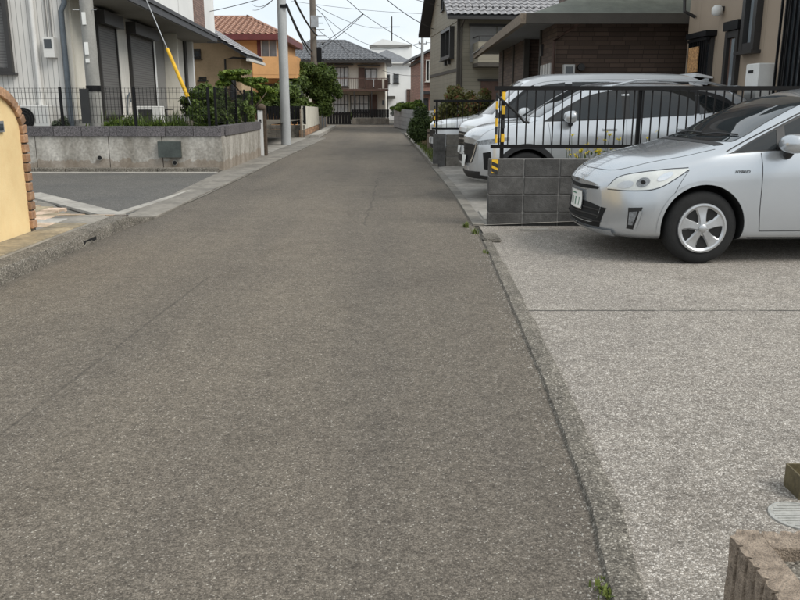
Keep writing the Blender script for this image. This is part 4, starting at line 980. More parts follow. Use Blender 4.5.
# ---- hedge behind the low wall
plant('hedge_bush', 'reddish green hedge bush left of the olive house corner', 'bush', [(1.65, 25.5, 1.35, .5, .6, .5), (1.45, 25.8, .9, .42, .5, .6), (2.0, 25.3, 1.2, .5, .5, .6)], 4200, .085, 54, 'leaf_red', [(1.4, 25.5, 0, 1.4, 25.5, 1.5, .03)])
plant('hedge_bush', 'taller bronze tipped hedge bush behind the white van windscreen', 'bush', [(2.35, 24.8, 1.35, .55, .6, .6), (2.8, 24.6, 1.15, .5, .5, .6), (2.4, 24.4, .8, .7, .5, .5)], 4200, .085, 55, 'leaf_red', [(2.4, 24.7, 0, 2.4, 24.7, 1.5, .03)])
plant('hedge_bush', 'low green bush between the timber stake and bar fence', 'bush', [(1.45, 21.9, .45, .25, .5, .35)], 700, .07, 56, 'leaf_mid', [(1.15, 21.8, 0, 1.15, 21.8, .7, .02)])

# ---- house 7, olive siding
h7 = thing('house', 'olive brown siding house with silver tiled roof and solid balcony', 'house', (2.62, 38, 0), R(5.5))
MB().prism([(0, 0), (9.4, 0), (9.4, 5.5), (4.7, 8.6), (0, 5.5)], 'X', 0, 9).build('wall', 'olive_siding', h7)   # (y,z) gable facing the road
for sgn in (0, 1):
    ya, yb = (-.75, 4.7) if sgn == 0 else (10.15, 4.7)
    za, zb = 5.02, 8.66
    MB().add([(-.6, ya, za), (-.6, yb, zb), (9.6, yb, zb), (9.6, ya, za), (-.6, ya, za + .16), (-.6, yb, zb + .16), (9.6, yb, zb + .16), (9.6, ya, za + .16)], [(0, 1, 2, 3), (4, 7, 6, 5), (0, 4, 5, 1), (1, 5, 6, 2), (2, 6, 7, 3), (3, 7, 4, 0)]).build('roof', 'fascia_dark', h7)
tile_roof('roof_tiles', (-.62, -.82, 5.16), (1, 0, 0), (0, 5.45, 3.64), 34, 21, 'silver_tile', h7, .3, .31, amp=.06)
mb = MB()
for i in range(32): mb.box(-.4 + i * .31, -.33 + i * .31, -.42, -.38, 5.48, 5.58)
mb.build('snow_guards', 'fascia_dark', h7)['kind'] = 'stuff'
MB().box(-.6, 9.6, -.92, -.8, 4.98, 5.10).build('gutter', 'dark_frame', h7)
MB().box(-.03, .0, 0, 9.4, 2.78, 2.93).build('trim_band', 'olive_trim', h7); MB().box(-.03, .0, .1, 9.4, 4.98, 5.08).build('trim_band', 'olive_siding', h7)
MB().box(-.04, .10, -.05, .06, 0, 5.1).build('corner_trim', 'olive_trim', h7)
window(h7, 'X-', 0, 1.0, 4.0, 3.45, 4.85, 2, 1, fr=.14, dep=.22); window(h7, 'X-', 0, 4.3, 5.0, 5.9, 6.6, 1, 1)
for q in (2.0, 3.1): MB().box(-.12, 0, q, q + .35, 3.2, 3.38).build('vent_hood', 'dark_frame', h7)
b7 = MB().box(.7, 9, -1.3, 0, 2.95, 3.12).build('balcony', 'olive_trim', h7)
MB().box(.7, 9, -1.31, -1.18, 3.12, 4.0).build('parapet', 'olive_siding', b7); MB().box(.7, .82, -1.179, 0, 3.12, 4.0).build('parapet', 'olive_siding', b7)
MB().box(.7, 9, -1.27, -1.22, 4.22, 4.26).build('handrail', 'dark_frame', b7); MB().box(.68, .73, -1.2, 0, 4.22, 4.26).build('handrail', 'dark_frame', b7)
for q in (.72, 1.6, 3.2, 4.8): MB().box(q, q + .04, -1.26, -1.23, 4.0, 4.22).build('rail_post', 'dark_frame', b7)
for q0, q1 in ((.55, 1.75), (1.8, 3.2), (3.25, 4.8)): MB().box(q0, q1, -.05, 0, 3.2, 4.75).build('shutter_panel', 'soffit_grey', h7)
MB().box(.5, 5, -.09, 0, 4.76, 4.86).build('shutter_head', 'dark_frame', h7)
for q0, q1 in ((1.1, 2.6), (2.65, 4.0), (4.05, 5.6)): MB().box(q0, q1, -.05, 0, .6, 2.35).build('shutter_panel', ('door_brown' if q0 < 2 else 'soffit_grey'), h7)
MB().box(.95, 6, -.09, 0, 2.36, 2.46).build('shutter_head', 'dark_frame', h7)
pipe(h7, [(.15, -.85, 5.0), (.15, -.12, 4.7), (.15, -.12, 0)], .05, 'olive_trim')

# ---- house 8, dark brick siding with low hip roof
h8 = thing('house', 'dark brown brick siding house with wide low greenish hip roof', 'house', (3.1, 16.6, 0))
MB().box(0, 9, 0, 1.75, 0, 3.0).build('wall', 'brown_brick_siding', h8)
MB().box(0, 9, 4.2, 9.5, 0, 3.0).build('wall', 'brown_brick_siding', h8)
MB().box(1.2, 9, 1.75, 4.2, 0, 3.0).build('porch_wall', 'door_brown', h8)
for q in (4.05, 6.0, 8.3): MB().box(-.03, .10, q, q + .14, 0, 3.0).build('pillar', 'olive_trim', h8)
ez = 2.93
MB().add([(-.78, -1.0, ez), (9.6, -1.0, ez), (9.6, 10.6, ez), (-.60, 10.6, ez), (1.5, 2.1, ez + .95), (8, 2.1, ez + .95), (8, 8.3, ez + .95), (1.5, 8.3, ez + .95)],
         [(0, 1, 5, 4), (1, 2, 6, 5), (2, 3, 7, 6), (3, 0, 4, 7), (4, 5, 6, 7), (0, 3, 2, 1)]).build('roof', 'green_roof', h8)
MB().box(-.775, 9.6, -1.08, -1.003, ez - .15, ez + .032).build('gutter', 'olive_trim', h8)
MB().add([(-.88, -1.08, ez - .15), (-.78, -1.08, ez - .15), (-.60, 10.7, ez - .15), (-.70, 10.7, ez - .15), (-.88, -1.08, ez + .03), (-.78, -1.08, ez + .03), (-.60, 10.7, ez + .03), (-.70, 10.7, ez + .03)], [(0, 3, 2, 1), (4, 5, 6, 7), (0, 1, 5, 4), (1, 2, 6, 5), (2, 3, 7, 6), (3, 0, 4, 7)]).build('gutter', 'timber_grey', h8)
MB().box(-.76, 9.5, -.98, 10.5, ez - .03, ez - .002).build('soffit', 'soffit_grey', h8)
MB().box(1.7, 9, 2.4, 9, ez + .5, 7.2).build('upper_wall', 'brown_brick_siding', h8)
MB().box(2.6, 9, 1.5, 2.4, ez + .4, 7.2).build('upper_wall', 'brown_brick_siding', h8)
for i in range(3): MB().box(.75 + i * .32, .85 + i * .32, 2.1, 2.2, ez + .9, ez + 2.6).build('lattice_post', 'dark_frame', h8)
MB().add([(1.1, 1.9, 7.2), (9.6, .9, 7.2), (9.6, 9.6, 7.2), (1.1, 9.6, 7.2), (4.5, 5, 8.8), (6.5, 5, 8.8)], [(0, 1, 5, 4), (1, 2, 5), (2, 3, 4, 5), (3, 0, 4), (0, 3, 2, 1)]).build('upper_roof', 'fascia_dark', h8)
pipe(h8, [(-.06, -.06, 0), (-.06, -.06, 2.55), (.25, -.5, 2.78), (.25, -.9, 2.86)], .035, 'door_brown')
mb8 = MB().box(.14, .36, -.14, 0, 1.78, 2.10).build('meter_box', 'white_plastic', h8); MB().box(.18, .32, -.15, -.141, 1.92, 2.06).build('meter_dial', 'window_glass', mb8)
MB().lathe([(.07, 0), (.07, .1)], 14, 'Y', (.5, -.1, 2.05)).build('vent', 'dark_frame', h8)
for i in range(4): MB().box(-.05, .0, .35 + i * .33, .50 + i * .33, 1.35, 2.15).build('window_louvre', 'white_plastic', h8)
window(h8, 'Y', 0, 1.4, 2.9, .9, 1.78, 3, 1); MB().box(-.05, 0, 1.5, 1.62, 2.35, 2.6).build('vent', 'dark_frame', h8)
MB().box(-.04, .0, 1.7, 1.8, 0, 3.0).build('corner_trim', 'olive_trim', h8)
# ---- house 9, tan siding
h9 = thing('house', 'tan siding house with black window grilles beyond the bar fence', 'house', (5.3, 9.5, 0))
MB().box(0, 7, 0, 5.95, 0, 6.2).build('wall', 'tan_siding', h9)
MB().add([(-.6, -.6, 6.15), (7.6, -.6, 6.15), (7.6, 6.4, 6.15), (-.6, 6.4, 6.15), (2.6, 3, 7.8), (4.4, 3, 7.8)], [(0, 1, 5, 4), (1, 2, 5), (2, 3, 4, 5), (3, 0, 4), (0, 3, 2, 1)]).build('roof', 'grey_tile', h9)
def grille(a0, a1, z0, z1, n, hood=True):
    g_ = window(h9, 'X-', 0, a0, a1, z0, z1, 2, 1, fr=.06, sill=False, gl='window_glass')
    mb = MB(); wbox(mb, 'X-', 0, a0 - .04, a1 + .04, z0 - .02, z0 + .03, .10, .16); mb.build('grille_rail', 'black_metal', g_); mb = MB(); wbox(mb, 'X-', 0, a0 - .04, a1 + .04, z1 - .03, z1 + .02, .10, .16); mb.build('grille_rail', 'black_metal', g_)
    for i in range(n + 1):
        y_ = a0 + (a1 - a0) * i / n; mb = MB(); wbox(mb, 'X-', 0, y_ - .012, y_ + .012, z0 - .08, z1 + .02, .115, .145); mb.build('grille_bar', 'black_metal', g_)
    if hood: mb = MB(); wbox(mb, 'X-', 0, a0 - .08, a1 + .06, z1 + .03, z1 + .12, 0, .19); mb.build('hood', 'black_metal', g_)
    return g_
g1 = grille(4.62, 5.45, 1.70, 2.42, 8)
MB().box(-.185, -.165, 4.86, 5.32, 1.88, 2.30).build('bamboo_blind', 'bamboo_mat', g1)
grille(.3, 1.95, 1.40, 3.2, 12, False)
dw = window(h9, 'X-', 0, 3.50, 4.02, .85, 2.46, 1, 1, fr=.10, sill=False, gl='door_brown'); mb = MB(); wbox(mb, 'X-', 0, 3.47, 4.05, 2.47, 2.61, 0, .10); mb.build('hood', 'black_metal', dw)
MB().box(-.045, -.03, 3.62, 3.78, .95, 2.34).build('side_pane', 'pale_glass', dw)
window(h9, 'X-', 0, 2.84, 3.36, 2.12, 3.4, 1, 1, fr=.11, gl='pale_glass', dep=.10)
lt = MB().lathe([(.02, 0), (.085, .03), (.09, .12), (.05, .17)], 16, 'Z', (-.10, 4.36, 2.74)).build('wall_lamp', 'white_plastic', h9, smooth=True); MB().box(-.08, 0, 4.31, 4.41, 2.82, 2.89).build('lamp_arm', 'dark_frame', lt)
ht = link('water_heater', setmat(bevel_box(-.26, -.002, 2.20, 2.62, 1.10, 1.90, .012), 'white_plastic'), h9)
MB().box(-.266, -.2605, 2.36, 2.52, 1.77, 1.81).build('exhaust_slot', 'well_black', ht); pipe(ht, [(-.13, 2.4, 1.1), (-.13, 2.4, .3)], .025, 'white_plastic', 'supply_pipe')
br = MB().tube([(-.02, 5.6, 2.85), (-.22, 5.6, 2.95), (-.24, 5.6, 3.25)], .03, 8).build('pipe_elbow', 'dark_frame', h9)
h9['label'] = 'tan siding house with black window grilles beyond the bar fence'

# ---- foreground planter
pl = thing('planter', 'ribbed brown split block planter with dry soil top', 'planter', (.772, 1.02, 0))
random.seed(4)
def split_face_block(L_, th, h, seed):
    """block whose outer face is split into vertical ribs; runs along local y, ribs face -x"""
    rng = random.Random(seed); ring = []; y_ = 0
    while y_ < L_ - .03:
        w_ = rng.uniform(.036, .054); dpt = rng.uniform(.007, .012)
        ring += [(dpt, y_ + .002), (0, y_ + .008), (rng.uniform(-.004, .002), y_ + w_ * .5), (0, y_ + w_ - .006), (dpt, y_ + w_ - .001)]; y_ += w_
    ring = [(x, min(y, L_)) for x, y in ring]
    ring += [(th * q, L_) for q in (.35, .7, 1)] + [(th, L_ * q) for q in (.66, .33)] + [(th * q, 0) for q in (1, .7, .35)]
    n = len(ring); m_ = 9; vs = []
    for k in range(m_):
        z = h * k / (m_ - 1)
        for x, y in ring:
            p = Vector((x, y, z)); d = mnoise.noise(p * 42 + Vector((seed, 0, 0))) * .003 + mnoise.noise(p * 110) * .0016
            vs.append((x + d, y, z + (mnoise.noise(p * 50) * .002 if k == m_ - 1 else 0)))
    fs = [(k * n + j_, k * n + (j_ + 1) % n, (k + 1) * n + (j_ + 1) % n, (k + 1) * n + j_) for k in range(m_ - 1) for j_ in range(n)] + [tuple(range((m_ - 1) * n, m_ * n))]
    return MB().add(vs, fs)
for k in range(3): split_face_block(.392, .075, .36, k).build('split_block', 'split_block', pl, loc=(0, .30 - k * .4, 0))
for k in range(2):
    o = split_face_block(.392, .075, .355, 7 + k).build('split_block', 'split_block', pl); o.location = (.080 + k * .4, .693, 0); o.rotation_euler.z = R(-90)
bm = bmesh.new(); bmesh.ops.create_grid(bm, x_segments=50, y_segments=70, size=.5)
for v in bm.verts:
    v.co = Vector((v.co.x * .72 + .40, v.co.y * 1.26 + .02, .33)); v.co.z += mnoise.noise(v.co * 9) * .014 + mnoise.noise(v.co * 40) * .008
me = bpy.data.meshes.new('soil_bed'); bm.to_mesh(me); bm.free(); link('soil_bed', setmat(me, 'kerb_concrete'), pl)
tag(link('pebble', setmat(bevel_box(1.0, 1.04, 1.60, 1.64, .335, .37, .012, 2, .004), 'pebble')), 'small dark grey stone lying on the planter top', 'stone')
ld = thing('round_lid', 'round pale grey inspection lid set in the car park', 'lid', (1.33, 2.42, .004))
MB().lathe([(.095, 0), (.095, .005), (.086, .007), (.085, .003), (.0, .004)], 40).build('cover', 'iron_lid', ld, smooth=True, angle=30)
mb = MB()
for i in range(9): q = -.066 + i * .0165; l_ = math.sqrt(.078 ** 2 - q * q); mb.box(-l_, l_, q - .002, q + .002, .0035, .0062)
mb.build('rib', 'iron_lid', ld)
tr = thing('metal_box', 'olive brown open topped metal box on the ground behind the round lid', 'box', (1.39, 2.54, .004))
MB().box(0, .26, 0, .10, 0, .01).build('base', 'olive_box', tr); MB().box(0, .26, -.006, 0, 0, .062).build('front', 'olive_box', tr); MB().box(-.006, 0, -.006, .106, 0, .085).build('side', 'olive_box', tr); MB().box(0, .26, .10, .106, 0, .085).build('back', 'olive_box', tr); MB().box(.26, .266, -.006, .106, 0, .085).build('side', 'olive_box', tr)

# ================================================================== CARS
def pchip(x, Y, xs):
    x = np.asarray(x, float); Y = np.asarray(Y, float); h = np.diff(x); sh = (len(h),) + (1,) * (Y.ndim - 1)
    d = np.diff(Y, axis=0) / h.reshape(sh); m = np.zeros_like(Y)
    m[0], m[-1] = d[0], d[-1]
    for i in range(1, len(x) - 1):
        w1_, w2_ = 2 * h[i] + h[i - 1], h[i] + 2 * h[i - 1]; same = d[i - 1] * d[i] > 0
        with np.errstate(divide='ignore', invalid='ignore'):
            hm = (w1_ + w2_) / (w1_ / d[i - 1] + w2_ / d[i])
        m[i] = np.where(same, hm, 0)
    k = np.clip(np.searchsorted(x, xs) - 1, 0, len(x) - 2); s1 = (len(xs),) + (1,) * (Y.ndim - 1)
    t = ((xs - x[k]) / h[k]).reshape(s1); hk = h[k].reshape(s1)
    return (2 * t ** 3 - 3 * t ** 2 + 1) * Y[k] + (t ** 3 - 2 * t ** 2 + t) * hk * m[k] + (-2 * t ** 3 + 3 * t ** 2) * Y[k + 1] + (t ** 3 - t ** 2) * hk * m[k + 1]
def smooth_line(P_, it=2):
    for _ in range(it if len(P_) > 2 else 0):
        Q = [P_[0]]
        for a, b in zip(P_, P_[1:]): Q += [(a[0] * .75 + b[0] * .25, a[1] * .75 + b[1] * .25), (a[0] * .25 + b[0] * .75, a[1] * .25 + b[1] * .75)]
        P_ = Q + [P_[-1]]
    return P_
class Car:
    def __init__(s, name, label, cat, loc, rz, stations, paintm, L_, bowf=.30, bowr=.16, nx=110, sub=5, xmap=None):
        s.xmap = xmap or ([0, 10], [0, 10]); mpx = lambda q: float(np.interp(q, *s.xmap))
        stations = [(mpx(a[0]),) + tuple(a[1:]) for a in stations]
        s.root = thing(name, label, cat, loc, rz); s.paint = paintm; s.L = L_
        xs0 = np.array([a[0] for a in stations]); rings = []
        for a in stations:
            _, zb, wb, (wl, zl), (wm, zm), (ws, zs), (wt, zt), (wu, zu), zc = a
            half = [(0, zb), (wb * .7, zb), (wb, zb + .025), (wl, zl), (wm, zm), (ws, zs), (wt, zt), (wu, zu), (wu * .55, zu + (zc - zu) * .72), (0, zc)]
            rings.append(half + [(-y_, z_) for y_, z_ in half[-2:0:-1]])
        rings = np.array(rings)                       # st, 18, 2
        u = np.linspace(0, 1, nx); xs = xs0[0] + (xs0[-1] - xs0[0]) * (u - .10 * np.sin(2 * np.pi * u) / (2 * np.pi) * 2)
        xs = np.unique(np.concatenate([xs, xs0[0] + np.array([.004, .01, .02, .035]), xs0[-1] - np.array([.004, .01, .02, .035])])); xs.sort()
        Rg = pchip(xs0, rings, xs)
        V = []; n0 = Rg.shape[1]
        for i, x in enumerate(xs):
            q = Rg[i]; ext = np.concatenate([q[-3:], q, q[:4]]); seg = np.linalg.norm(np.diff(ext, axis=0), axis=1) + 1e-6
            t = np.concatenate([[0], np.cumsum(seg ** .5)]); ts = np.concatenate([np.linspace(t[k], t[k + 1], sub, endpoint=False) for k in range(3, 3 + n0)])
            yz = pchip(t, ext, ts); hw = .87
            bx = bowf * max(0, 1 - (x - xs0[0]) / .95) ** 2; br_ = bowr * max(0, 1 - (xs0[-1] - x) / .7) ** 2
            f = (np.abs(yz[:, 0]) / hw) ** 2.2
            V.append(np.stack([x + (bx - br_) * f, yz[:, 0], yz[:, 1]], 1))
        V = np.array(V); m_, n = V.shape[:2]; F = []
        for i in range(m_ - 1): F += [(i * n + j, i * n + (j + 1) % n, (i + 1) * n + (j + 1) % n, (i + 1) * n + j) for j in range(n)]
        vs = V.reshape(-1, 3).tolist(); c0 = len(vs); vs += [V[0].mean(0).tolist(), V[-1].mean(0).tolist()]
        vs[c0][0] = V[0][:, 0].min(); vs[c0 + 1][0] = V[-1][:, 0].max()
        F += [(c0, (j + 1) % n, j) for j in range(n)] + [(c0 + 1, (m_ - 1) * n + j, (m_ - 1) * n + (j + 1) % n) for j in range(n)]
        s.me = bpy.data.meshes.new('body'); s.me.from_pydata(vs, [], F)
        bm = bmesh.new(); bm.from_mesh(s.me); bmesh.ops.recalc_face_normals(bm, faces=bm.faces); bm.to_mesh(s.me)
        s.bvh = BVHTree.FromBMesh(bm); bm.free()
        s.me.materials.append(MATS[paintm]); s.me.materials.append(MATS['well_black'])
        s.body = link('body', s.me, s.root)
    def arches(s, axles, r, depth=.27, hw=.87):
        mb = MB()
        for x, z in axles:
            for sg in (-1, 1): mb.lathe([(r, sg * (hw - depth)), (r, sg * (hw + .3))], 48, 'Y', (x, 0, z))
        cme = mb.mesh('cutter', 'well_black'); cme.materials.clear(); cme.materials.append(MATS[s.paint]); cme.materials.append(MATS['well_black'])
        cme.polygons.foreach_set('material_index', [1] * len(cme.polygons))
        co = bpy.data.objects.new('cutter', cme); COL.objects.link(co)
        bo = bpy.data.objects.new('tmpbody', s.me); COL.objects.link(bo)
        md = bo.modifiers.new('b', 'BOOLEAN'); md.operation = 'DIFFERENCE'; md.solver = 'EXACT'; md.object = co
        dg = bpy.context.evaluated_depsgraph_get(); new = bpy.data.meshes.new_from_object(bo.evaluated_get(dg))
        bpy.data.objects.remove(bo); bpy.data.objects.remove(co)
        new.name = 'body'; new.polygons.foreach_set('use_smooth', [True] * len(new.polygons)); new.set_sharp_from_angle(angle=R(38))
        s.body.data = new
    def ray(s, kind, a, b, sg=-1):
        if kind in ('side', 'top'): a = float(np.interp(a, *s.xmap))
        if kind in ('side', 'sideraw'): o, d = Vector((a, 3 * sg, b)), Vector((0, -sg, 0))
        elif kind == 'front': o, d = Vector((-2, a, b)), Vector((1, 0, 0))
        elif kind == 'rear': o, d = Vector((s.L + 2, a, b)), Vector((-1, 0, 0))
        elif kind == 'top': o, d = Vector((a, b, 4)), Vector((0, 0, -1))
        elif kind == 'diag': d = Vector((.7071, -.7071 * sg, 0)); o = Vector((a * .7071, a * .7071 * sg, b)) + Vector((.35, .35 * sg * 0, 0)) - d * 3
        hit = s.bvh.ray_cast(o, d, 8)
        if hit[0] is None: hit = s.bvh.find_nearest(o + d * 2.5)
        n = hit[1]
        if n.dot(d) > 0: n = -n
        return hit[0], n
    def patch(s, name, m, kind, bot, top, sg=-1, n=22, k=8, off=.003, parent=None, thick=0):
        def samp(pl_, t):
            c = [0]
            for p, q in zip(pl_, pl_[1:]): c.append(c[-1] + math.dist(p, q))
            v = t * c[-1]
            for i in range(len(pl_) - 1):
                if v <= c[i + 1] + 1e-9:
                    f = (v - c[i]) / max(1e-9, c[i + 1] - c[i]); return (pl_[i][0] + (pl_[i + 1][0] - pl_[i][0]) * f, pl_[i][1] + (pl_[i + 1][1] - pl_[i][1]) * f)
            return pl_[-1]
        bot, top = smooth_line(bot), smooth_line(top)
        vs = []; fs = []
        for i in range(n + 1):
            p, q = samp(bot, i / n), samp(top, i / n)
            for j in range(k + 1):
                f = j / k; h, nr = s.ray(kind, p[0] + (q[0] - p[0]) * f, p[1] + (q[1] - p[1]) * f, sg); vs.append(h + nr * off)
        fs = [(i * (k + 1) + j, (i + 1) * (k + 1) + j, (i + 1) * (k + 1) + j + 1, i * (k + 1) + j + 1) for i in range(n) for j in range(k)]
        me = bpy.data.meshes.new(name); me.from_pydata(vs, [], fs); me.materials.append(MATS[m])
        me.polygons.foreach_set('use_smooth', [True] * len(fs)); return link(name, me, parent or s.root)
    def both(s, *a, **k): return [s.patch(*a, sg=g_, **k) for g_ in (-1, 1)]
    def seam(s, kind, pts, sides=(-1, 1), w_=.005, m='dark_seam', name='panel_gap', off=.0012, n=40):
        pts = smooth_line(pts)
        for sg in sides:
            c = [0]
            for p, q in zip(pts, pts[1:]): c.append(c[-1] + math.dist(p, q))
            P_ = []
            for i in range(n + 1):
                v = c[-1] * i / n
                for k in range(len(pts) - 1):
                    if v <= c[k + 1] + 1e-9:
                        f = (v - c[k]) / max(1e-9, c[k + 1] - c[k]); P_.append(s.ray(kind, pts[k][0] + (pts[k + 1][0] - pts[k][0]) * f, pts[k][1] + (pts[k + 1][1] - pts[k][1]) * f, sg)); break
            vs = []; fs = []
            for i, (h, nr) in enumerate(P_):
                t = (P_[min(i + 1, len(P_) - 1)][0] - P_[max(0, i - 1)][0]).normalized(); b = t.cross(nr).normalized()
                vs += [h + nr * off - b * w_ / 2, h + nr * off + b * w_ / 2]
            fs = [(2 * i, 2 * i + 1, 2 * i + 3, 2 * i + 2) for i in range(len(P_) - 1)]
            me = bpy.data.meshes.new(name); me.from_pydata(vs, [], fs); me.materials.append(MATS[m]); link(name, me, s.root)
    def wheel(s, x, sg, r, yo, spokes=5, rimr=.2, style='hole', steer=0, wt_=.195):
        w_ = MB().lathe([(rimr, -.09), (rimr + .03, -.0975), (r - .03, -wt_ / 2), (r - .008, -.075), (r, -.05), (r, .05), (r - .008, .075), (r - .03, wt_ / 2), (rimr + .03, .0975), (rimr, .09)], 48, 'Y').build('wheel', 'rubber', s.root, smooth=True, angle=60)
        w_.location = (x, sg * yo, r); w_.rotation_euler.z = steer
        ys_ = sg
        def B(mb, nm, m, sm=True): return mb.build(nm, m, w_, smooth=sm, angle=35)
        B(MB().lathe([(rimr - .002, ys_ * .055), (rimr - .004, ys_ * .066), (.001, ys_ * .07)], 40, 'Y'), 'brake_disc', 'well_black')
        rim = B(MB().lathe([(rimr + .008, ys_ * .085), (rimr + .004, ys_ * .106), (rimr - .012, ys_ * .108), (rimr - .030, ys_ * .097), (rimr - .032, ys_ * .06)], 48, 'Y'), 'rim', 'wheel_silver')
        for i in range(spokes):
            a0 = 2 * math.pi * (i + .28) / spokes; vs = []
            for r_, hwid, yy_ in ((.025, .030, .112), (.06, .034, .110), (.11, .042, .103), (rimr - .05, .062, .099), (rimr - .016, .098, .101)):
                sk = a0 + .10 * (r_ / rimr) ** 2
                for e_, dy_ in ((-1, -.016), (-.72, 0), (.55, .0), (1, -.02)):
                    ca, sa = math.cos(sk), math.sin(sk)
                    vs.append((r_ * ca - e_ * hwid * sa, ys_ * (yy_ + dy_), r_ * sa + e_ * hwid * ca))
            fs = [(p * 4 + q, p * 4 + q + 1, p * 4 + q + 5, p * 4 + q + 4) for p in range(4) for q in range(3)]
            MB().add(vs, fs).build('spoke', 'wheel_silver', w_, smooth=True, angle=30)
        B(MB().lathe([(.036, ys_ * .085), (.034, ys_ * .118), (.026, ys_ * .124), (.001, ys_ * .125)], 24, 'Y'), 'hub_cap', 'wheel_silver')
        for i in range(5):
            a = 2 * math.pi * (i + .8) / 5; B(MB().lathe([(.009, ys_ * .08), (.009, ys_ * .10)], 8, 'Y', (.058 * math.cos(a), 0, .058 * math.sin(a))), 'wheel_nut', 'chrome')
    def mirror(s, x, y, z, m, sc=1):
        for sg in (-1, 1):
            bm = bmesh.new(); bmesh.ops.create_uvsphere(bm, u_segments=24, v_segments=14, radius=1)
            for v in bm.verts:
                c = v.co.copy(); fx = 1 if c.x < 0 else .55
                c.x = math.copysign(abs(c.x) ** .8, c.x) * fx; c.z = math.copysign(abs(c.z) ** .75, c.z) * (1 + .18 * c.y * sg)
                v.co = Vector((x + c.x * .115 * sc, sg * (y + .10 * sc) + c.y * .125 * sc, z + .02 + c.z * .078 * sc))
            me = bpy.data.meshes.new('door_mirror'); bm.to_mesh(me); bm.free(); me.polygons.foreach_set('use_smooth', [True] * len(me.polygons)); setmat(me, m)
            o = link('door_mirror', me, s.root)
            MB().tube([(x + .01, sg * (y - .06), z - .09), (x + .0, sg * (y + .02), z - .075), (x, sg * (y + .06), z - .03)], .032, 10, .04).build('stalk', 'car_black', o, smooth=True)

# ---- silver hatchback in front
ST1 = [
 (0.00, .30, .42, (.46, .36), (.50, .47), (.49, .58), (.44, .645), (.28, .665), .672),
 (0.05, .235, .55, (.60, .31), (.64, .45), (.62, .60), (.56, .685), (.34, .715), .725),
 (0.16, .20, .66, (.73, .28), (.765, .44), (.745, .61), (.675, .735), (.40, .785), .80),
 (0.42, .185, .74, (.825, .27), (.85, .46), (.838, .65), (.752, .822), (.45, .88), .90),
 (0.75, .18, .76, (.848, .26), (.868, .48), (.862, .70), (.785, .882), (.48, .942), .96),
 (1.00, .175, .77, (.855, .25), (.8725, .48), (.868, .735), (.805, .925), (.56, .992), 1.012),
 (1.20, .175, .77, (.856, .25), (.8725, .48), (.868, .75), (.815, .945), (.69, 1.03), 1.075),
 (1.55, .175, .77, (.857, .25), (.8725, .48), (.868, .77), (.822, .965), (.655, 1.205), 1.265),
 (1.90, .175, .77, (.857, .25), (.8725, .48), (.868, .79), (.825, .985), (.605, 1.36), 1.412),
 (2.30, .175, .77, (.857, .25), (.8725, .48), (.868, .805), (.825, 1.015), (.575, 1.445), 1.487),
 (2.80, .175, .77, (.857, .25), (.8725, .48), (.868, .825), (.82, 1.035), (.565, 1.43), 1.475),
 (3.30, .175, .77, (.855, .26), (.872, .49), (.868, .845), (.815, 1.06), (.555, 1.36), 1.405),
 (3.80, .185, .75, (.845, .28), (.868, .50), (.862, .865), (.80, 1.08), (.54, 1.235), 1.275),
 (4.15, .21, .70, (.81, .32), (.845, .52), (.84, .87), (.78, 1.05), (.52, 1.12), 1.145),
 (4.36, .25, .62, (.74, .36), (.79, .55), (.79, .87), (.74, 1.0), (.50, 1.03), 1.04),
 (4.46, .36, .54, (.62, .44), (.68, .60), (.68, .84), (.62, .93), (.40, .95), .955)]
def fx(x): return .925 - (.925 - x) * .925 if x < .925 else x
c1 = Car('hatchback_car', 'silver hatchback car parked before the dark block wall', 'car', (1.595, 7.545, .004), R(3), [((fx(a[0]),) + a[1:]) for a in ST1], 'silver_paint', 4.46, .26)
c1.arches(((.925, .325), (3.625, .325)), .355)
for x in (.925, 3.625):
    for sg in (-1, 1): c1.wheel(x, sg, .312, .757, rimr=.205, wt_=.175)
for x in (.925, 3.625):
    c1.seam('sideraw', [(x + .372 * math.cos(a), .325 + .372 * math.sin(a)) for a in np.linspace(R(-8), R(188), 30)], w_=.030, m='silver_paint', name='arch_lip', off=.005)
# glazing
c1.patch('windscreen', 'screen_glass', 'front', [(-.69, 1.025), (-.35, 1.02), (0, 1.03), (.35, 1.02), (.69, 1.025)], [(-.575, 1.375), (-.3, 1.40), (0, 1.412), (.3, 1.40), (.575, 1.375)], n=36, k=16, off=.004)
c1.patch('cowl', 'car_black', 'top', [(1.05, -.66), (1.0, -.35), (.985, 0), (1.0, .35), (1.05, .66)], [(1.12, -.70), (1.06, -.35), (1.045, 0), (1.06, .35), (1.12, .70)], n=24, k=3, off=.003)
for nm, b, t in (('quarter_window', [(1.16, .945), (1.52, .968)], [(1.19, .953), (1.54, 1.128)]),
                 ('front_window', [(1.57, .972), (2.33, 1.02)], [(1.60, 1.155), (1.87, 1.28), (2.33, 1.375)]),
                 ('rear_window', [(2.42, 1.03), (3.20, 1.075)], [(2.42, 1.385), (2.8, 1.375), (3.28, 1.29)]),
                 ('rear_quarter_window', [(3.26, 1.08), (3.55, 1.10)], [(3.32, 1.275), (3.58, 1.19)])):
    c1.both(nm, 'car_glass', 'side', b, t)
c1.both('window_trim', 'car_black', 'side', [(1.10, .930), (1.54, .957), (2.4, 1.01), (3.62, 1.095)], [(1.14, .94), (1.54, 1.145), (1.85, 1.295), (2.4, 1.396), (2.8, 1.392), (3.3, 1.30), (3.62, 1.19)], n=60, k=8, off=.0012)
c1.both('quarter_trim', 'car_black', 'side', [(1.515, .955), (1.585, .96)], [(1.535, 1.128), (1.605, 1.155)], n=4, off=.0065)
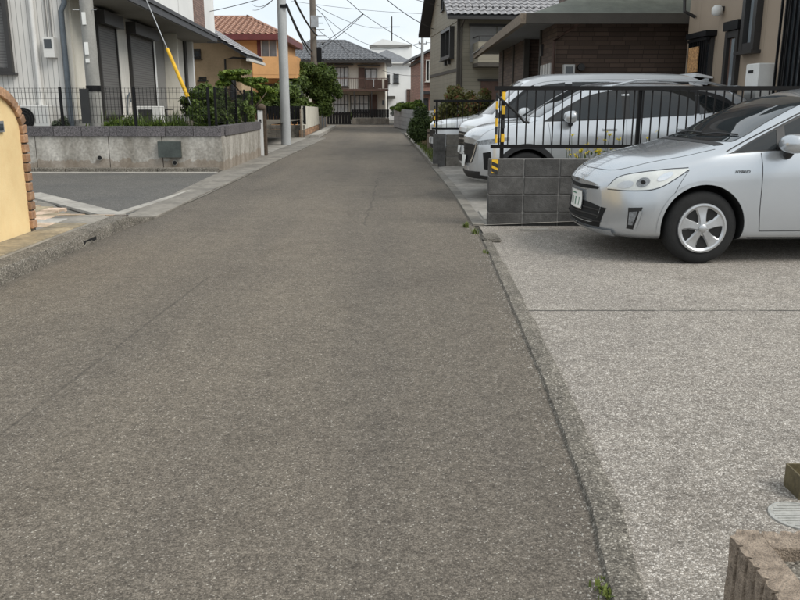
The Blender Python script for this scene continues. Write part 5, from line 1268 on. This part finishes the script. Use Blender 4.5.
def oval(cx, cz, rx, rz, tilt=0, n=10):
    lo = [(cx + rx * math.cos(a), cz + rz * math.sin(a) + tilt * rx * math.cos(a)) for a in np.linspace(math.pi, 2 * math.pi, n)]
    hi = [(cx + rx * math.cos(a), cz + rz * math.sin(a) + tilt * rx * math.cos(a)) for a in np.linspace(math.pi, 0, n)]
    return lo, hi
# lamps, grille, plate
HB = [(.185, .622), (.33, .622), (.52, .642), (.68, .742), (.775, .806)]; HT = [(.19, .640), (.25, .722), (.39, .766), (.58, .798), (.775, .812)]
hl = c1.both('headlight', 'lens_clear', 'side', HB, HT, n=30, off=.004)
for h_ in hl:
    sg = -1 if h_ is hl[0] else 1
    for nm, mm, ov in (('projector', 'lens_dark', oval(.42, .692, .050, .038, .3)), ('reflector', 'chrome', oval(.585, .745, .065, .026, .45)), ('inner_bezel', 'wheel_silver', oval(.30, .665, .055, .03, .3)), ('bulb', 'well_black', oval(.42, .692, .018, .016))):
        c1.patch(nm, mm, 'side', ov[0], ov[1], sg=sg, n=14, k=4, off=.0075 if nm != 'bulb' else .010, parent=h_)
c1.seam('side', [(a, b - .007) for a, b in HB], w_=.007, n=50); c1.seam('side', [(a, b + .007) for a, b in HT], w_=.007, n=50)
c1.patch('upper_grille', 'well_black', 'front', [(-.44, .604), (-.25, .594), (0, .590), (.25, .594), (.44, .604)], [(-.48, .630), (-.25, .628), (0, .625), (.25, .628), (.48, .630)], n=30, k=5, off=.003)
c1.patch('lower_grille', 'well_black', 'front', [(-.47, .272), (0, .262), (.47, .272)], [(-.56, .45), (-.30, .475), (0, .48), (.30, .475), (.56, .45)], n=30, k=8, off=.003)
for zz in (.325, .375, .425): c1.seam('front', [(-.50, zz), (0, zz - .004), (.50, zz)], sides=(-1,), w_=.012, m='car_black', name='grille_bar', off=.012)
c1.patch('chin_spoiler', 'silver_paint', 'front', [(-.60, .225), (0, .205), (.60, .225)], [(-.60, .268), (0, .250), (.60, .268)], n=30, k=3, off=.02)
np_ = c1.patch('number_plate', 'plate_white', 'front', [(-.165, .40), (.165, .40)], [(-.165, .565), (.165, .565)], n=6, k=4, off=.022)
c1.patch('plate_frame', 'chrome', 'front', [(-.172, .394), (.172, .394)], [(-.172, .571), (.172, .571)], n=6, k=4, off=.018)
for y0, y1, z0, z1 in ((-.112, -.100, .425, .50), (-.045, -.028, .425, .50), (.03, .045, .425, .50), (.088, .102, .425, .50), (-.05, .05, .53, .54)):
    c1.patch('plate_character', 'plate_green', 'front', [(y0, z0), (y1, z0)], [(y0, z1), (y1, z1)], n=2, k=2, off=.0235, parent=np_)
bd = c1.patch('emblem', 'chrome', 'front', [(-.05, .648), (0, .642), (.05, .648)], [(-.05, .668), (0, .674), (.05, .668)], n=8, k=4, off=.006)
for f_ in c1.both('fog_lamp_recess', 'car_black', 'side', [(0.320, .295), (0.370, .290)], [(0.320, .475), (0.420, .485)], n=8, k=8, off=.003):
    sg = -1 if f_.name == 'fog_lamp_recess' else 1
    c1.patch('fog_lamp', 'lens_dark', 'side', [(0.330, .33), (0.360, .33)], [(0.330, .44), (0.385, .45)], sg=sg, n=5, k=5, off=.010, parent=f_)
    c1.patch('trim', 'silver_paint', 'side', [(0.370, .30), (0.385, .295)], [(0.400, .455), (0.420, .455)], sg=sg, n=4, k=6, off=.018, parent=f_)
# gaps
c1.seam('side', [(1.42, .285), (1.40, .45), (1.40, .75), (1.385, .938)], w_=.006)
c1.seam('side', [(2.40, .30), (2.40, 1.02)], w_=.006); c1.seam('side', [(3.30, .62), (3.42, .95), (3.40, 1.07)], w_=.006)
c1.seam('side', [(1.42, .285), (2.4, .285), (3.20, .295)], w_=.006)
c1.seam('side', [(.66, .60), (.72, .72), (.78, .80)], w_=.004)
c1.seam('top', [(fx(.10), 0), (fx(.13), -.30), (fx(.22), -.52), (fx(.45), -.66), (fx(.75), -.72), (fx(1.03), -.735)], sides=(1,), w_=.006); c1.seam('top', [(fx(.10), 0), (fx(.13), .30), (fx(.22), .52), (fx(.45), .66), (fx(.75), .72), (fx(1.03), .735)], sides=(1,), w_=.006)
c1.seam('side', [(1.33, .225), (2.4, .215), (3.2, .23)], w_=.012, off=.004, name='sill_line', m='dark_seam')
c1.seam('side', [(1.10, .948), (1.54, 1.16), (1.86, 1.312), (2.4, 1.408), (2.85, 1.405), (3.35, 1.315), (3.75, 1.18)], w_=.010, off=.003, name='roof_moulding', m='car_black')
for sg in (-1, 1):
    for x in (2.15, 3.05):
        h, nr = c1.ray('side', x, .86, sg); link('door_handle', setmat(bevel_box(h.x - .10, h.x + .10, h.y - .018, h.y + .018, h.z - .015, h.z + .015, .010, 2), 'silver_paint'), c1.root)
c1.mirror(1.60, .84, 1.0, 'silver_paint')
for p_, q_ in ((-.1, -.62), (.45, -.08)):
    a, na = c1.ray('front', p_, 1.05); b, nb = c1.ray('front', q_, 1.07)
    MB().tube([a + na * .012, (a + b) / 2 + na * .03, b + nb * .014], .008, 6).build('wiper', 'car_black', c1.root)
c1.both('tail_lamp', 'lens_red', 'side', [(4.10, .72), (4.32, .72)], [(4.12, 1.0), (4.28, 1.0)], n=8, k=8, off=.004)
c1.patch('rear_screen', 'car_glass', 'top', [(3.45, -.50), (3.45, .50)], [(4.05, -.46), (4.05, .46)], n=16, k=12, off=.003)
# fender script
def text_mesh(body, size, m, parent, mtx, name='badge'):
    cu = bpy.data.curves.new('t', 'FONT'); cu.body = body; cu.size = size; cu.extrude = .001; cu.shear = .2; cu.space_character = 1.1
    o = bpy.data.objects.new('t', cu); COL.objects.link(o); dg = bpy.context.evaluated_depsgraph_get()
    me = bpy.data.meshes.new_from_object(o.evaluated_get(dg)); bpy.data.objects.remove(o); setmat(me, m); me.materials[0] = MATS[m]
    q = link(name, me, parent); q.matrix_local = mtx; return q
h, nr = c1.ray('side', 1.16, .775, -1)
text_mesh('HYBRID', .034, 'dark_seam', c1.root, Matrix.Translation(h + Vector((0, -.004, 0))) @ Matrix.Rotation(R(90), 4, 'X'))
MB().box(1.155, 1.30, .0, .001, 0, .001)

# ---- silver compact suv
ST2 = [
 (0.00, .34, .50, (.56, .42), (.60, .56), (.60, .70), (.56, .80), (.34, .835), .845),
 (0.06, .26, .62, (.68, .36), (.72, .54), (.71, .72), (.66, .85), (.38, .895), .905),
 (0.20, .235, .70, (.78, .33), (.815, .52), (.80, .76), (.74, .915), (.42, .965), .98),
 (0.50, .225, .74, (.84, .32), (.865, .54), (.855, .80), (.775, .985), (.46, 1.03), 1.045),
 (0.95, .22, .76, (.855, .31), (.878, .55), (.868, .84), (.79, 1.035), (.54, 1.08), 1.095),
 (1.20, .22, .76, (.858, .31), (.88, .55), (.87, .85), (.80, 1.055), (.67, 1.15), 1.20),
 (1.55, .22, .76, (.858, .31), (.88, .55), (.87, .86), (.81, 1.07), (.635, 1.36), 1.41),
 (1.85, .22, .76, (.858, .31), (.88, .55), (.87, .87), (.81, 1.08), (.60, 1.50), 1.545),
 (2.25, .22, .76, (.858, .31), (.88, .55), (.87, .88), (.81, 1.09), (.585, 1.555), 1.60),
 (2.90, .22, .76, (.858, .31), (.88, .55), (.87, .89), (.81, 1.11), (.58, 1.545), 1.595),
 (3.45, .225, .75, (.856, .32), (.878, .56), (.868, .91), (.80, 1.14), (.57, 1.50), 1.55),
 (3.85, .24, .72, (.84, .34), (.865, .58), (.855, .92), (.77, 1.13), (.55, 1.40), 1.45),
 (4.10, .27, .68, (.79, .38), (.82, .60), (.81, .90), (.74, 1.08), (.53, 1.20), 1.26),
 (4.27, .36, .58, (.66, .46), (.70, .62), (.70, .86), (.64, .98), (.42, 1.0), 1.01)]
c2 = Car('compact_suv', 'silver compact suv with black arches behind the bar fence', 'car', (.94, 11.86, .045), R(2), ST2, 'suv_paint', 4.27, .28, .14, xmap=([0, .84, 1.2, 1.85, 4.27], [0, .76, 1.0, 1.66, 4.22]))
AX2 = ((.76, .335), (3.44, .335)); c2.arches(AX2, .37)
for x, _ in AX2:
    for sg in (-1, 1):
        c2.wheel(x, sg, .33, .77, rimr=.215)
        c2.seam('sideraw', [(x + .405 * math.cos(a), .335 + .405 * math.sin(a)) for a in np.linspace(R(-15), R(195), 24)], sides=(sg,), w_=.07, m='car_black', name='arch_cladding', off=.006)
c2.both('sill_cladding', 'car_black', 'side', [(1.22, .26), (3.08, .26)], [(1.24, .40), (3.06, .40)], n=24, k=4, off=.005)
c2.patch('windscreen', 'screen_glass', 'front', [(-.66, 1.12), (0, 1.125), (.66, 1.12)], [(-.57, 1.485), (0, 1.53), (.57, 1.485)], n=30, k=12, off=.004)
c2.both('window_trim', 'car_black', 'side', [(1.16, 1.06), (2.4, 1.095), (3.72, 1.21)], [(1.20, 1.075), (1.55, 1.30), (1.85, 1.44), (2.4, 1.51), (3.0, 1.50), (3.5, 1.44), (3.74, 1.28)], n=50, k=8, off=.0012)
for nm, b, t in (('front_window', [(1.32, 1.085), (2.22, 1.105)], [(1.36, 1.15), (1.60, 1.30), (1.88, 1.425), (2.22, 1.475)]), ('rear_window', [(2.32, 1.11), (3.15, 1.145)], [(2.32, 1.48), (2.8, 1.48), (3.18, 1.45)]), ('rear_quarter_window', [(3.22, 1.155), (3.62, 1.215)], [(3.24, 1.44), (3.62, 1.30)])):
    c2.both(nm, 'car_glass', 'side', b, t, off=.004)
c2.both('headlight', 'lens_dark', 'side', [(.11, .745), (.30, .76), (.56, .82)], [(.13, .80), (.30, .83), (.57, .855)], n=18, off=.005)
c2.patch('grille', 'car_black', 'front', [(-.34, .48), (0, .46), (.34, .48)], [(-.54, .745), (0, .755), (.54, .745)], n=24, k=8, off=.004)
for sg in (-1, 1): c2.seam('front', [(sg * .56, .765), (sg * .44, .61), (sg * .33, .49)], sides=(-1,), w_=.035, m='chrome', name='grille_surround', off=.014)
for zz in (.53, .58, .63, .68): c2.seam('front', [(-.38, zz), (0, zz - .01), (.38, zz)], sides=(-1,), w_=.010, m='car_black', name='grille_bar', off=.010)
c2.patch('lower_bumper', 'car_black', 'front', [(-.60, .28), (0, .27), (.60, .28)], [(-.62, .38), (0, .36), (.62, .38)], n=24, k=4, off=.005)
c2.both('bumper_intake', 'well_black', 'side', [(.22, .42), (.33, .40)], [(.20, .64), (.30, .66)], n=8, k=8, off=.005)
c2.both('bumper_lip', 'car_black', 'side', [(.12, .29), (.46, .26)], [(.12, .335), (.46, .315)], n=14, k=3, off=.006)
c2.patch('number_plate', 'plate_white', 'front', [(-.165, .42), (.165, .42)], [(-.165, .585), (.165, .585)], n=4, k=4, off=.03)
c2.seam('side', [(1.30, .42), (1.27, .8), (1.24, 1.05)]); c2.seam('side', [(2.27, .42), (2.27, 1.09)]); c2.seam('side', [(3.05, .50), (3.25, .85), (3.24, 1.15)])
c2.seam('top', [(.16, -.60), (.55, -.70), (1.08, -.73)], sides=(1,)); c2.seam('top', [(.16, .60), (.55, .70), (1.08, .73)], sides=(1,))
for sg in (-1, 1):
    for x in (2.05, 3.02):
        h, nr = c2.ray('side', x, .96, sg); link('door_handle', setmat(bevel_box(h.x - .10, h.x + .10, h.y - .02, h.y + .02, h.z - .016, h.z + .016, .010, 2), 'suv_paint'), c2.root)
    MB().tube([(1.95, sg * .60, 1.535), (2.3, sg * .575, 1.615), (3.2, sg * .56, 1.60), (3.55, sg * .56, 1.53)], .016, 8).build('roof_rail', 'suv_paint', c2.root, smooth=True)
c2.mirror(1.33, .84, 1.11, 'suv_paint', 1.0)
for t_ in c2.both('tail_lamp', 'lens_red', 'side', [(3.74, .93), (4.12, .90)], [(3.80, 1.09), (4.06, 1.07)], n=10, k=8, off=.006): pass
c2.patch('rear_screen', 'car_glass', 'rear', [(-.6, 1.1), (.6, 1.1)], [(-.52, 1.42), (.52, 1.42)], n=16, k=8, off=.004)
MB().prism([(3.72, 1.50), (4.05, 1.47), (4.05, 1.50), (3.72, 1.545)], 'Y', -.52, .52).build('rear_spoiler', 'suv_paint', c2.root)
MB().prism([(3.30, 1.585), (3.48, 1.66), (3.52, 1.655), (3.50, 1.56)], 'Y', -.02, .02).build('aerial_fin', 'suv_paint', c2.root)

# ---- white one box van behind
ST3 = [
 (0.00, .34, .56, (.60, .42), (.64, .58), (.64, .74), (.60, .85), (.36, .89), .90),
 (0.06, .26, .66, (.72, .36), (.75, .56), (.74, .76), (.69, .91), (.40, .95), .96),
 (0.25, .23, .72, (.79, .33), (.815, .54), (.80, .80), (.745, .97), (.46, 1.02), 1.03),
 (0.60, .22, .74, (.815, .32), (.84, .55), (.83, .84), (.765, 1.03), (.56, 1.09), 1.105),
 (0.85, .22, .74, (.82, .31), (.845, .55), (.835, .86), (.78, 1.05), (.70, 1.18), 1.23),
 (1.15, .22, .74, (.82, .31), (.8475, .55), (.838, .88), (.79, 1.06), (.69, 1.42), 1.47),
 (1.50, .22, .74, (.82, .31), (.8475, .55), (.838, .89), (.79, 1.07), (.665, 1.66), 1.71),
 (1.90, .22, .74, (.82, .31), (.8475, .55), (.838, .89), (.79, 1.07), (.655, 1.745), 1.79),
 (2.80, .22, .74, (.82, .31), (.8475, .55), (.838, .90), (.79, 1.09), (.65, 1.77), 1.815),
 (3.70, .23, .74, (.82, .32), (.8475, .56), (.838, .91), (.785, 1.12), (.645, 1.75), 1.80),
 (4.00, .26, .72, (.81, .34), (.835, .58), (.828, .92), (.775, 1.12), (.635, 1.68), 1.74),
 (4.12, .30, .68, (.77, .38), (.79, .60), (.79, .92), (.74, 1.10), (.60, 1.50), 1.55),
 (4.18, .38, .62, (.70, .46), (.72, .62), (.72, .90), (.67, 1.05), (.45, 1.2), 1.22)]
def van(name, label, loc, rz, paintm, tag_extra=None):
    c = Car(name, label, 'car', loc, rz, ST3, paintm, 4.18, .22, .08, nx=80, sub=4, xmap=([0, .25, .6, .85, 1.15, 1.5, 1.9, 4.18], [0, .17, .38, .52, .78, 1.08, 1.5, 4.18]))
    AX = ((.74, .315), (3.50, .315)); c.arches(AX, .345)
    for x, _ in AX:
        for sg in (-1, 1): c.wheel(x, sg, .305, .735, rimr=.19)
    c.patch('windscreen', 'screen_glass', 'front', [(-.68, 1.12), (0, 1.13), (.68, 1.12)], [(-.62, 1.63), (0, 1.68), (.62, 1.63)], n=26, k=12, off=.004)
    c.both('window_trim', 'car_black', 'side', [(.82, 1.055), (2.0, 1.075), (3.98, 1.14)], [(.86, 1.10), (1.16, 1.35), (1.52, 1.60), (1.9, 1.68), (3.2, 1.69), (3.95, 1.64)], n=50, k=8, off=.0012)
    for nm, b, t in (('front_quarter_window', [(.93, 1.075), (1.22, 1.08)], [(.95, 1.10), (1.24, 1.34)]), ('front_window', [(1.28, 1.085), (2.05, 1.10)], [(1.30, 1.38), (1.56, 1.57), (2.05, 1.64)]), ('rear_window', [(2.15, 1.105), (3.0, 1.13)], [(2.15, 1.645), (3.0, 1.65)]), ('rear_quarter_window', [(3.08, 1.135), (3.88, 1.16)], [(3.08, 1.65), (3.86, 1.60)])):
        c.both(nm, 'car_glass', 'side', b, t, off=.004)
    c.both('headlight', 'lens_clear', 'side', [(.10, .72), (.36, .74)], [(.12, .93), (.46, .93)], n=14, off=.005)
    c.patch('grille', 'car_black', 'front', [(-.50, .60), (0, .58), (.50, .60)], [(-.58, .82), (0, .83), (.58, .82)], n=20, k=6, off=.004)
    for zz in (.64, .71, .79): c.seam('front', [(-.55, zz), (0, zz - .005), (.55, zz)], sides=(-1,), w_=.025, m='chrome', name='grille_bar', off=.010)
    c.patch('lower_intake', 'car_black', 'front', [(-.5, .32), (.5, .32)], [(-.55, .44), (.55, .44)], n=20, k=4, off=.004)
    c.patch('number_plate', 'plate_white', 'front', [(-.165, .46), (.165, .46)], [(-.165, .58), (.165, .58)], n=4, k=4, off=.02)
    c.both('fog_lamp', 'lens_dark', 'side', [(.16, .42), (.26, .42)], [(.14, .52), (.26, .52)], n=6, off=.005)
    c.seam('side', [(1.26, .40), (1.24, .8), (1.22, 1.05)]); c.seam('side', [(2.1, .36), (2.1, 1.08)]); c.seam('side', [(3.04, .40), (3.04, 1.12)]); c.seam('side', [(2.12, .98), (3.9, 1.02)], w_=.014)
    c.mirror(1.0, .80, 1.13, paintm, 1.05)
    c.both('tail_lamp', 'lens_red', 'side', [(4.0, .9), (4.14, .9)], [(3.98, 1.5), (4.06, 1.5)], n=6, off=.005)
    c.patch('rear_screen', 'car_glass', 'rear', [(-.6, 1.15), (.6, 1.15)], [(-.55, 1.6), (.55, 1.6)], n=12, k=8, off=.004)
    MB().prism([(3.92, 1.74), (4.22, 1.71), (4.22, 1.74), (3.92, 1.80)], 'Y', -.55, .55).build('rear_spoiler', paintm, c.root)
    return c
van('white_van', 'white one box family van beside the silver suv', (1.05, 14.45, .05), R(1.5), 'white_paint')
ST4 = [tuple([a[0], *a[1:3], *[(w_, z_ * (.93 if z_ > .9 else 1)) for w_, z_ in a[3:8]], a[8] * .93]) for a in ST2]
c4 = Car('white_car', 'white car parked beyond the low tan block wall', 'car', (.72, 19.6, .04), R(1), ST4, 'white_paint', 4.27, .28, .14, nx=70, sub=4)
c4.arches(((.84, .32), (3.46, .32)), .355)
for x in (.84, 3.46):
    for sg in (-1, 1): c4.wheel(x, sg, .31, .77, rimr=.2)
c4.patch('windscreen', 'screen_glass', 'front', [(-.66, 1.05), (0, 1.055), (.66, 1.05)], [(-.57, 1.38), (0, 1.42), (.57, 1.38)], n=24, k=10, off=.004)
c4.both('window_trim', 'car_black', 'side', [(1.16, .99), (2.4, 1.02), (3.72, 1.12)], [(1.20, 1.0), (1.55, 1.21), (1.85, 1.34), (2.4, 1.40), (3.0, 1.39), (3.5, 1.34), (3.74, 1.19)], n=40, k=6, off=.003)
c4.both('headlight', 'lens_clear', 'side', [(.12, .70), (.30, .72), (.52, .77)], [(.14, .82), (.30, .85), (.55, .87)], n=14, off=.005)
c4.patch('grille', 'car_black', 'front', [(-.45, .55), (.45, .55)], [(-.50, .70), (.50, .70)], n=16, k=4, off=.004); c4.patch('number_plate', 'plate_white', 'front', [(-.165, .40), (.165, .40)], [(-.165, .53), (.165, .53)], n=4, k=4, off=.02)
c4.patch('lower_intake', 'car_black', 'front', [(-.5, .29), (.5, .29)], [(-.55, .39), (.55, .39)], n=16, k=4, off=.004); c4.mirror(1.52, .84, 1.04, 'white_paint')

# ================================================================== OVERHEAD CABLES
def cable(label, p, q, sag, r=.012, group=None):
    p, q = Vector(p), Vector(q); pts = []
    for i in range(25):
        t = i / 24; v = p.lerp(q, t); v.z -= sag * 4 * t * (1 - t); pts.append(v)
    return tag(MB().tube(pts, r * 1.5, 6).build('overhead_cable', 'cable', smooth=True), label, 'cable', group)
T2 = Vector((-3.83, 27.3, 0)); T3 = Vector((-4.64, 44.9, .25))
cable('thick upper black cable sagging from pale pole to dark brown pole', T2 + Vector((.17, 0, 5.2)), T3 + Vector((.2, 0, 4.65)), .22, .03)
cable('thick middle black cable sagging from pale pole to dark brown pole', T2 + Vector((.17, 0, 4.45)), T3 + Vector((-.1, 0, 3.85)), .2, .026)
cable('lower twin cable between pale pole and dark brown pole', T2 + Vector((.17, 0, 4.40)), T3 + Vector((-.1, 0, 3.55)), .16, .018)
cable('black cable leaving the pale pole bracket towards the white house', T2 + Vector((-.3, -.16, 4.75)), (-6.2, 24.0, 5.5), .12, .022)
cable('thin cable from pale pole insulator over the white house roof edge', T2 + Vector((-.3, -.16, 4.7)), (-12, 36, 4.9), .25, .008)
for dz in (0, .7): cable(('lower' if dz == 0 else 'upper') + ' thin service wire running from pale pole behind red roof', T2 + Vector((-.1, 0, 4.75)), (-8.0, 46, 6.3 + dz * .4), .15 + dz * .1, .008)
cable('cable from dark brown pole box up to the street crossing junction', T3 + Vector((.45, 0, 4.2)), (-2.0, 46, 6.12), .05, .012)
cable('second cable from dark brown pole to the street crossing junction', T3 + Vector((.45, 0, 4.0)), (-2.0, 46, 6.08), .08, .012)
cable('cable descending from above to the crossing junction', (-5.5, 30, 8.4), (-2.0, 46, 6.1), .15, .012)
cable('cable from crossing junction dropping to the far thin pole', (-2.0, 46, 6.1), (1.3, 50, 4.5), .08, .010)
cable('long sagging cable from over the road to olive house gable', (-3.0, 30, 7.4), (1.9, 46, 5.3), .5, .012)
cable('thin wire from dark brown pole top down to the cream house roof', T3 + Vector((.2, 0, 6.0)), (-1.6, 58, 5.2), .35, .009)
cable('thin wire from dark brown pole steps to far white house', T3 + Vector((.5, 0, 5.8)), (-3.4, 60, 4.4), .2, .009)
cable('level wire from cream house roof to the far thin pole', (-2.0, 60, 5.15), (1.3, 50.1, 4.9), .12, .009)
cable('lower level wire from cream house eave to the far thin pole', (-1.2, 58, 3.6), (1.3, 50.1, 3.0), .12, .009)
cable('thin high wire across the sky beyond the dark brown pole', (-9, 70, 9.6), (9, 74, 9.0), .4, .010)
cable('wire from the far thin pole towards the pink brick house', (1.55, 50, 4.9), (6, 58, 5.6), .1, .009)
cable('upper thin wire crossing from pale pole top towards olive house roof', T2 + Vector((.1, 0, 6.6)), (2.0, 44, 6.3), .3, .009)
cable('thin wire from dark brown pole top across to the antenna mast', T3 + Vector((.1, 0, 6.2)), (-.9, 92, 9.6), .6, .010)
cable('slack wire from dark brown pole down to the balcony of cream house', T3 + Vector((.3, 0, 4.9)), (-.9, 57, 4.1), .35, .008)
